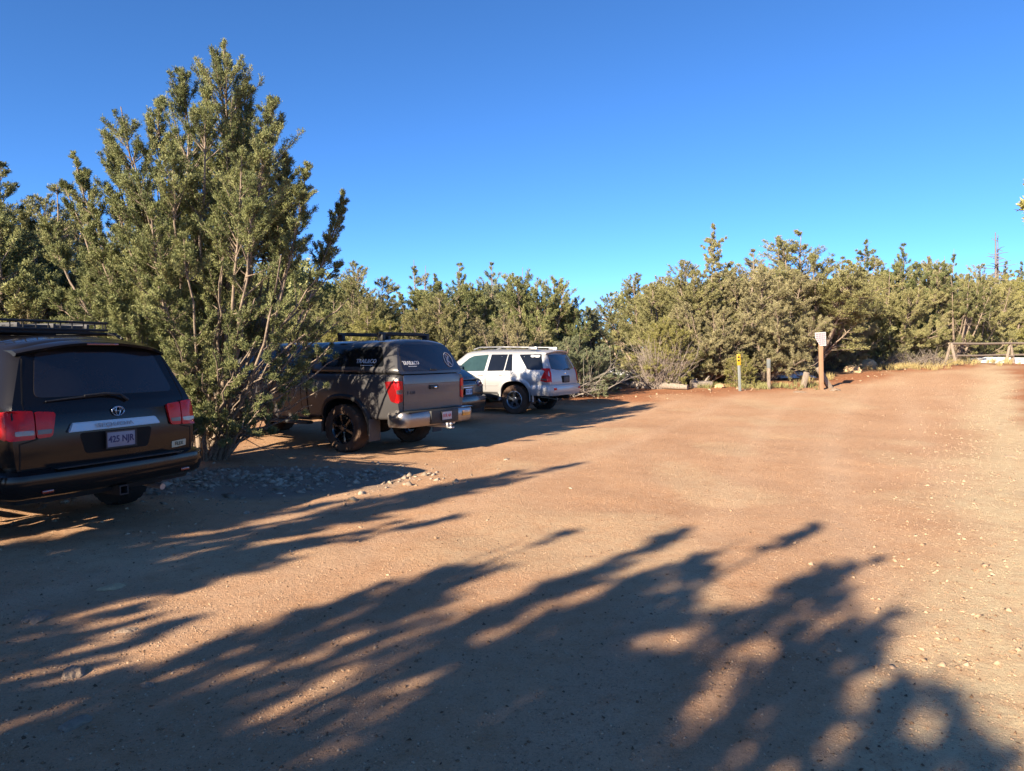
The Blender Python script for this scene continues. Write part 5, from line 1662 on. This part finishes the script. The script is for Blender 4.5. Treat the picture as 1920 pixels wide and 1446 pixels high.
def scatter():
    rng = np.random.default_rng(12)
    # fine gravel everywhere on the road, denser close by
    n = 60000
    d = 2.3 * (14.0 / 2.3) ** rng.random(n)
    u = rng.uniform(-0.78, 0.80, n)
    x, y = u * d, d
    clump = vnoise(x * 1.3, y * 1.3, 31) + vnoise(x * 4, y * 4, 32) * 0.7
    keep = rng.random(n) < np.clip(0.55 + clump * 1.1 + 0.5 * (u > 0.5) + 0.35 * (u < -0.2), 0.08, 1)
    x, y = x[keep], y[keep]
    r = 0.0035 + 0.008 * rng.random(len(x)) ** 3.0
    stones('gravel', 'fine tan gravel strewn over the dirt road', x, y, r, np.full(len(x), 0.6), M_GRAVEL, 1)
    # coarser stones on the rough left side and along the right bank
    n = 2600
    x = rng.uniform(-7, 0.5, n); y = rng.uniform(2.6, 12, n)
    k = rng.random(n) < np.clip(sstep(0.5, -3.5, x) * (0.5 + vnoise(x, y, 33) * 1.5), 0, 1)
    x1, y1 = x[k], y[k]
    n = 3200
    y = 4 + 26 * rng.random(n) ** 1.3; x = 0.645 * y + 0.1 + rng.normal(size=n) * (0.5 + 0.035 * y)
    x1 = np.concatenate([x1, x]); y1 = np.concatenate([y1, y])
    r = 0.008 + 0.026 * rng.random(len(x1)) ** 3.5
    stones('gravel', 'coarse loose stones along the rough verges of the road', x1, y1, r, np.full(len(x1), 0.55), M_GRAVEL, 2)
    # pale broken rock between the black car and the pickup
    n = 2400
    x = -3.3 + 1.15 * rng.normal(size=n); y = 9.8 + 0.62 * rng.normal(size=n)
    k = rng.random(n) < np.clip(0.9 + vnoise(x * 1.2, y * 1.2, 35) * 1.8 - 0.35 * sstep(-3.2, -1.2, x), 0.1, 1)
    x, y = x[k], y[k]
    r = 0.010 + 0.075 * rng.random(len(x)) ** 3.6
    stones('rubble', 'pale broken rock heaped between black car and pickup', x, y, r, np.full(len(x), 0.5), M_RUBBLE, 3)
    # little stones along the bank at the far edge
    n = 260
    x = rng.uniform(0, 22, n); ye = np.interp(x, EDGE[:, 0], EDGE[:, 1]); y = ye + rng.normal(size=n) * 0.35 + 0.25
    r = 0.02 + 0.07 * rng.random(n) ** 4
    stones('gravel', 'pale stones along the far bank of the road', x, y, r, np.full(n, 0.6), M_GRAVEL, 4)
    n = 5000
    d = 2.3 * (13.0 / 2.3) ** rng.random(n); u = rng.uniform(-0.76, 0.76, n)
    r = 0.004 + 0.011 * rng.random(n) ** 3
    stones('debris', 'dark bits of bark and clods lying on the dirt', u * d, d, r, np.full(n, 0.7), M_CLOD, 6)
scatter()

def rock(name, x, y, rx, ry, rz, label, m, seed, sink=0.25, group=None, cuts=7):
    rng = random.Random(seed)
    bm = bmesh.new()
    bmesh.ops.create_icosphere(bm, subdivisions=4, radius=1.0)
    pl = []
    for k in range(cuts):
        n = Vector((rng.gauss(0, 1), rng.gauss(0, 1), rng.gauss(0, .8))).normalized()
        pl.append((n, rng.uniform(.62, .9)))
    for v in bm.verts:
        for n, dd in pl:
            e = v.co.dot(n) - dd
            if e > 0: v.co -= n * e * 0.92
        f = 1 + 0.06 * math.sin(v.co.x * 7 + seed) * math.cos(v.co.y * 6 + v.co.z * 5) + rng.uniform(-.03, .03) + .07 * math.sin(v.co.y * 13 + v.co.x * 9 + seed * 3) * math.cos(v.co.z * 11)
        v.co *= f
        v.co.x *= rx; v.co.y *= ry; v.co.z *= rz
    o = obj_bm(name, bm, m, None, 35)
    o.location = (x, y, gz(x, y) + rz * (1 - 2 * sink) * 0.3 - (rz * .35 if rx < .21 else 0))
    o.rotation_euler = (0, 0, rng.random() * 6)
    tag(o, label, 'rock', group)
    return o
x, y = on_ray(1595, 697); rock('boulder', x - .15, y - .5, .42, .34, .32, 'brown boulder, smaller of the two beside the shaded hollow', M_ROCKTAN, 3, .3)
x, y = on_ray(1620, 690); rock('boulder', x - .3, y - 1.0, .60, .45, .46, 'larger pale tan boulder sitting right of the brown boulder', M_ROCKTAN, 8, .28)
for k, (px, py, r, h, lab) in enumerate([
        (55, 1165, .13, .05, 'flat grey slab half sunk in shaded dirt below the black car'),
        (118, 1270, .09, .05, 'round grey rock in the shaded dirt near the lower left corner'),
        (225, 1187, .07, .018, 'thin pale flake of rock lying flat in the shade'),
        (120, 1368, .09, .03, 'long brown rock half buried beside a sunlit strip'),
        (540, 893, .20, .05, 'pale flat slab lying on the broken rock'),
        (340, 905, .15, .05, 'pale angular rock next to the rear wheel of the black car'),
        (200, 1105, .10, .03, 'tan rock on the edge of a sunlit streak'),
        (265, 1292, .05, .03, 'small brown rock in deep shade near a sunlit sliver'),
        (1350, 727, .30, .16, 'reddish rock at the road edge left of the yellow marker post'),
        (1566, 733, .26, .08, 'pale flat rock at the foot of the notice board post'),
        (1500, 735, .24, .06, 'pale flat rock on the bank left of the notice board post'),
        (1900, 858, .10, .05, 'tan stone lying on the gravel bank at the right')]):
    x, y = on_ray(px, py)
    rock('rock', x, y, r, r * .75, h, lab, M_ROCK if k not in (6, 8) else M_ROCKTAN, 20 + k, .3)

# ---- posts and notice
M_WOODPOST = simple('pale_timber', (0.25, 0.15, 0.092), 0.75, 0, 0.2, 0, 0.2, 6, 0.2, 60)
M_GREYWOOD = bark_mat('grey_timber', (0.15, 0.12, 0.095), (0.32, 0.26, 0.205))
M_POSTGREY = simple('grey_fibreglass', (0.15, 0.165, 0.165), 0.5, 0, 0.4, 0, 0.15, 8)
M_YELLOW = simple('yellow_plate', (0.42, 0.24, 0.01), 0.45, 0, 0.4, 0, 0.12, 30)
M_SIGNWHITE = simple('white_board', (0.36, 0.33, 0.34), 0.5, 0, 0.3, 0, 0.04, 12)
M_PRINT = simple('faded_print', (0.10, 0.07, 0.11), 0.6, 0, 0.3, 0, 0.2, 12)

x, y = on_ray(1388, 735)
t = empty('marker_post', (x, y, gz(x, y)))
tag(t, 'slim grey marker post with a yellow plate at its top', 'marker post')
t.rotation_euler = (0, R(-3.0), R(-8))
box('post', (-.048, -.008, -.2), (.048, .008, 1.30), M_POSTGREY, t, .004)
pl = box('yellow_plate', (-.062, -.016, .93), (.062, -.0085, 1.33), M_YELLOW, t, .003)
bm = bmesh.new()
for zz in (1.22, 1.10): bm_box(bm, (-.035, -.0195, zz - .03), (.035, -.0165, zz + .03), .0)
for zz in (1.28, 1.0): bm_box(bm, (-.012, -.0195, zz - .012), (.012, -.0165, zz + .012), .0)
obj_bm('plate_symbol', bm, M_UNDER, pl, 0)
x, y = on_ray(1442, 729)
t = empty('marker_post', (x, y, gz(x, y)))
tag(t, 'plain weathered grey post between the yellow marker and the notice board', 'marker post')
t.rotation_euler = (0, R(-1.5), R(5))
bm = bmesh.new(); bm_box(bm, (-.052, -.05, -.2), (.052, .05, 1.14), .012)
obj_bm('post', bm, M_GREYWOOD, t)
box('post_cap', (-.055, -.053, .78), (.055, .053, 1.10), M_POSTGREY, t, .006)

x, y = on_ray(1541, 730)
t = empty('notice_sign', (x, y, gz(x, y)))
tag(t, 'white notice board on a tall orange brown timber post', 'sign')
t.rotation_euler = (0, R(-2.0), R(-6))
box('post', (-.075, -.05, -.3), (.075, .05, 1.72), M_WOODPOST, t, .012)
bm = bmesh.new()
v = [(-.22, 2.12), (.17, 2.13), (.18, 1.62), (-.04, 1.62), (-.21, 1.92)]
fr = [bm.verts.new((a, -.066, b)) for a, b in v]; bk = [bm.verts.new((a, -.052, b)) for a, b in v]
bm.faces.new(fr); bm.faces.new(bk[::-1])
for q in range(5): bm.faces.new((fr[q], bk[q], bk[(q + 1) % 5], fr[(q + 1) % 5]))
bd = obj_bm('notice_board', bm, M_SIGNWHITE, t, 0)
bm = bmesh.new()
rr = random.Random(2)
for k in range(6):
    zz = 2.06 - k * .074
    xl = -.19 if zz > 1.93 else -.19 + (1.93 - zz) * .55
    while xl < .13:
        wd = rr.uniform(.04, .10)
        bm_box(bm, (xl, -.0695, zz - .017), (min(.15, xl + wd), -.0665, zz + .017)); xl += wd + .014
obj_bm('notice_print', bm, M_PRINT, bd, 0)
bt = obj_bm
for s, lab in ((-1, 'short leaning grey stub post left of the notice board post'), (1, 'grey timber brace leaning on the right of the notice board post')):
    xx, yy = x + (.50 * s if s < 0 else .42), y + .5
    bm = bmesh.new()
    bm_box(bm, (-.09, -.07, -.1), (.09, .07, .62 if s < 0 else .95), .015)
    o = obj_bm('timber_stub' if s < 0 else 'timber_brace', bm, M_GREYWOOD, None)
    o.location = (xx, yy, gz(xx, yy)); o.rotation_euler = (0, R(14 if s < 0 else -34), R(10))
    if s > 0: o.location.x += .12
    tag(o, lab, 'post')

# ---- A-frame rail fence on the right
def rail_fence():
    p0 = (place_on_ray(1782, 39.0), 39.0)
    pts = [p0, (place_on_ray(1893, 41.5), 41.5), (place_on_ray(2010, 44), 44), (place_on_ray(2120, 47), 47)]
    t = empty('rail_fence', (p0[0], p0[1], gz(*p0)))
    tag(t, 'weathered wooden rail fence on A shaped trestles at the far right', 'fence')
    P = [Vector((a - p0[0], b - p0[1], gz(a, b) - gz(*p0))) for a, b in pts]
    for k, p in enumerate(P):
        d = (P[min(k + 1, 3)] - P[max(k - 1, 0)]); d.z = 0; d.normalize()
        n = Vector((-d.y, d.x, 0))
        for s in (-1, 1):
            # trestle legs stand across the rail; the end pair is set along it as in the photograph
            q = d * .42 if k else n * .35
            tube('trestle_leg', [p + q * s + Vector((0, 0, -.15)), p + q * (0.04 * s) + Vector((0, 0, 1.16))], [.085, .07], M_GREYWOOD, t, 8)
        if k: tube('trestle_tie', [p - d * .28 + Vector((0, -.06, .45)), p + d * .28 + Vector((0, -.06, .45))], .05, M_GREYWOOD, t, 8)
    for a, b in zip(P, P[1:]):
        tube('rail', [a + Vector((-.1, 0, 1.16)), (a + b) / 2 + Vector((0, 0, 1.14)), b + Vector((.1, 0, 1.17))], .058, M_GREYWOOD, t, 8)
        tube('rail', [a + Vector((0, .1, .52)), (a + b) / 2 + Vector((0, .1, .50)), b + Vector((0, .1, .53))], .048, M_GREYWOOD, t, 8)
rail_fence()

# ---- logs and fallen branches beside the silver car
def log(px, py, px2, py2, r, label, name='log', lift=0.0, m=None):
    a = Vector((*on_ray(px, py), 0)); b = Vector((*on_ray(px2, py2), 0))
    a.z = gz(a.x, a.y) + r * .7; b.z = gz(b.x, b.y) + r * .7 + lift
    t = empty(name, a)
    tag(t, label, name.replace('_', ' '))
    rng = random.Random(int(px))
    v = b - a
    pts = [v * (k / 5) + Vector((rng.uniform(-.03, .03), rng.uniform(-.03, .03), rng.uniform(-.02, .03))) * (0 if k in (0, 5) else 1) for k in range(6)]
    tube('stem', pts, [r * (1.05 - .07 * k) for k in range(6)], m or M_DEADWOOD, t, 9)
    for k in range(3 if r > .05 else 2):
        p = pts[1 + k]
        e = p + Vector((rng.uniform(-.4, .4), rng.uniform(-.3, .3), rng.uniform(.15, .4)))
        tube('side_branch', [p, (p + e) / 2 + Vector((0, 0, .04)), e], [r * .35, r * .25, r * .1], m or M_DEADWOOD, t, 6)
log(1186, 727, 1290, 731, .15, 'long grey log lying along the far edge of the dirt')
log(1296, 727, 1335, 726, .17, 'short weathered log at the right end of the log pile')
log(1100, 712, 1178, 728, .07, 'forked fallen branch slanting down beside the silver car', 'fallen_branch', .1)
log(1140, 706, 1222, 722, .06, 'thin pale fallen branch crossing the brush pile', 'fallen_branch', .25)
log(1195, 730, 1240, 700, .05, 'bleached branch sticking up in front of the bare grey shrub', 'fallen_branch', .55)
log(1092, 727, 1165, 731, .06, 'straight grey branch flat on the dirt behind the silver car', 'fallen_branch')

M_TWIG = bark_mat('bare_twig', (0.20, 0.16, 0.135), (0.40, 0.34, 0.295))
M_BLEACH = bark_mat('bleached_wood', (0.19, 0.165, 0.145), (0.38, 0.34, 0.30))
def twig_heap(name, label, cat, cx, cy, rx, ry, n, ln, up, m, seed, rad=.008, kind=None):
    rng = np.random.default_rng(seed)
    a = rng.random(n) * 2 * PI; q = np.sqrt(rng.random(n))
    P = np.stack([rx * q * np.cos(a), ry * q * np.sin(a), np.zeros(n)], -1)
    P[:, 2] = ground_z(P[:, 0] + cx, P[:, 1] + cy) - gz(cx, cy) + (0.0 if up > .5 else rng.random(n) * .25)
    D = rdirs(rng, n); D[:, 2] = np.abs(D[:, 2]) * up * 2 + up
    D = unit(D); Ln = ln * (.4 + .9 * rng.random(n))
    c = np.stack([P, P + D * (Ln * .5)[:, None] + rng.normal(size=P.shape) * .03, P + D * Ln[:, None] + rng.normal(size=P.shape) * .08], 1)
    parts = [tube_batch(c, np.full(n, rad), np.full(n, rad * .35), 3, 4)]
    f = np.repeat(np.arange(n), 4); t = .3 + .65 * rng.random(len(f))
    FP = bez(c[f], t); FD = unit(bez_d(c[f], t) + rdirs(rng, len(f)) * .7); FL = Ln[f] * .35 * (.4 + rng.random(len(f)))
    fc = np.stack([FP, FP + FD * (FL * .5)[:, None], FP + FD * FL[:, None]], 1)
    parts.append(tube_batch(fc, np.full(len(f), rad * .45), np.full(len(f), rad * .2), 2, 3))
    V, F = join(parts)
    me = np_mesh(name, V, F, True); me.materials.append(m)
    o = link_mesh(name, me); o.location = (cx, cy, gz(cx, cy))
    tag(o, label, cat, kind=kind)
    return o
x, y = on_ray(1236, 727); twig_heap('bare_shrub', 'bare grey shrub of thin upright twigs behind the long log', 'shrub', x, y - .2, .75, .45, 230, 1.5, .75, M_TWIG, 3, .013)
o = twig_heap('dead_shrub', 'bleached dead juniper limbs tangled behind the tail of the silver suv', 'shrub', place_on_ray(1075, 25.6), 25.6, 1.1, .5, 46, 1.5, .22, M_BLEACH, 14, .014)
x, y = on_ray(1130, 722); twig_heap('brush', 'tangle of dead twigs beside the silver car', 'brush', x, y + .5, 1.7, .8, 230, .7, .12, M_DEADWOOD, 4, .008, 'stuff')
x, y = on_ray(1330, 722); twig_heap('brush', 'dry twigs under the low junipers near the marker posts', 'brush', x + .5, y + .9, 2.6, .5, 240, .5, .25, M_DEADWOOD, 5, .007, 'stuff')
x, y = on_ray(1735, 693); twig_heap('brush', 'dead brown branches at the left end of the rail fence', 'brush', x, y + 1.0, 1.9, .7, 190, .8, .3, M_DEADWOOD, 6, .01, 'stuff')

# ---- dry grass tufts along the bank
def grass(name, label, areas, m, seed):
    rng = np.random.default_rng(seed)
    Vs, Fs, o = [], [], 0
    for cx, cy, rx, ry, n, h in areas:
        ntuft = max(1, n // 26)
        tx, ty = rng.normal(size=ntuft) * rx * .6 + cx, rng.normal(size=ntuft) * ry * .6 + cy
        k = rng.integers(0, ntuft, n)
        P = np.stack([tx[k] + rng.normal(size=n) * .05, ty[k] + rng.normal(size=n) * .05, np.zeros(n)], -1)
        P[:, 2] = ground_z(P[:, 0], P[:, 1]) - .01
        D = rdirs(rng, n) * .45; D[:, 2] = 1; D = unit(D)
        L_ = h * (.5 + .8 * rng.random(n))
        V, F = kites(rng, P, D, L_, np.full(n, .012))
        Vs.append(V); Fs.append(F + o); o += len(V)
    me = np_mesh(name, np.concatenate(Vs), np.concatenate(Fs)); me.materials.append(m)
    ob = link_mesh(name, me); tag(ob, label, 'grass', kind='stuff')
M_DRYGRASS = simple('dry_grass', (0.34, 0.27, 0.12), 0.8, 0, 0.2, 0, 0.35, 3)
M_SAGE = simple('green_grass', (0.22, 0.21, 0.085), 0.8, 0, 0.2, 0, 0.35, 3)
ga = []
for px, py, rx, n in ((1470, 728, 1.2, 900), (1420, 730, .8, 400), (1515, 726, .5, 300), (1350, 728, .7, 350), (1260, 728, .8, 300)):
    x, y = on_ray(px, py); ga.append((x, y + .3, rx, .35, n, .22))
grass('grass', 'green and straw grass around the posts', ga, M_SAGE, 5)
ga = []
for px, py, rx, n in ((1670, 694, 1.6, 900), (1720, 692, 1.6, 900), (1760, 690, 1.2, 500), (1830, 688, 1.4, 500), (1895, 686, 1.6, 500), (1560, 715, .6, 240)):
    x, y = on_ray(px, py); ga.append((x, y + .8, rx, .5, n, .32))
grass('grass', 'straw coloured dry grass along the rail fence', ga, M_DRYGRASS, 6)

# ---- snow patches in the shade
def snow(px, py, rx, ry, label, seed, dy=1.0):
    x, y = on_ray(px, py); y += dy; x = place_on_ray(px, y)
    rng = np.random.default_rng(seed)
    n, m_ = 40, 8
    V = [(0, 0, .24)]
    for j in range(1, m_ + 1):
        for k in range(n):
            a = 2 * PI * k / n
            q = j / m_
            w_ = 1 + .16 * math.sin(3 * a + seed) + .10 * math.sin(7 * a + 2 * seed) + .05 * math.sin(13 * a)
            V.append((rx * q * w_ * math.cos(a), ry * q * w_ * math.sin(a), .25 * (1 - q ** 2.5) - .03 * (q == 1) + .02 * math.sin(a * 5 + q * 9)))
    bm = bmesh.new()
    vs = [bm.verts.new((p[0], p[1], p[2] + gz(x + p[0], y + p[1]) - gz(x, y))) for p in V]
    for k in range(n): bm.faces.new((vs[0], vs[1 + k], vs[1 + (k + 1) % n]))
    for j in range(m_ - 1):
        for k in range(n):
            a, b = 1 + j * n + k, 1 + j * n + (k + 1) % n
            bm.faces.new((vs[a], vs[a + n], vs[b + n], vs[b]))
    o = obj_bm('snow', bm, M_SNOW, None, 60)
    o.location = (x, y, gz(x, y) + .01)
    tag(o, label, 'snow', kind='stuff')
M_SNOW = simple('old_snow', (0.80, 0.82, 0.86), 0.7, 0, 0.3, 0, 0.06, 5, 0.3, 30)
snow(1165, 702, 1.3, 1.2, 'old snow lying under the trees behind the silver car', 1, .3)
snow(1885, 686, 2.4, 3.0, 'old snow under the rail fence at the right', 2, 6.0)
snow(1470, 716, 1.3, .5, 'strip of old snow under the junipers behind the grey post', 3, 2.0)

# ---- dead snag on the skyline
def snag():
    d = 55.0
    x = place_on_ray(1862, d); z = gz(x, d)
    rng = np.random.default_rng(3)
    t = empty('dead_tree', (x, d, z)); tag(t, 'tall dead snag with bare broken limbs on the skyline', 'tree')
    def H(py): return CAM_H + (660 - py) / F_PX * d - z
    st = [(np.array([0.1, 0, -.2]), np.array([.1, 0, H(560)]), np.array([-.12, 0, H(438)])), (np.array([.18, 0, H(620)]), np.array([.22, 0, H(540)]), np.array([.12, .1, H(442)]))]
    c = np.array(st)
    parts = [tube_batch(c[:1], np.array([.24]), np.array([.03]), 10, 8), tube_batch(c[1:], np.array([.17]), np.array([.02]), 10, 8)]
    br = []
    for k in range(40):
        zz = rng.uniform(H(600), H(450))
        a = rng.random() * 2 * PI
        L_ = rng.uniform(.5, 1.7) * (1.0 if zz < H(490) else .55)
        b = np.array([0.05, 0, zz]); e = b + np.array([L_ * math.cos(a), L_ * math.sin(a), rng.uniform(-.25, .35)])
        br.append((b, (b + e) / 2 + rng.normal(size=3) * .1, e))
    br = np.array(br)
    parts.append(tube_batch(br, np.full(len(br), .04), np.full(len(br), .012), 3, 5))
    V, F = join(parts)
    me = np_mesh('snag_trunk', V, F, True); me.materials.append(M_SNAG)
    link_mesh('trunk', me, t)
M_SNAG = bark_mat('charred_wood', (0.10, 0.085, 0.085), (0.24, 0.20, 0.19))
snag()
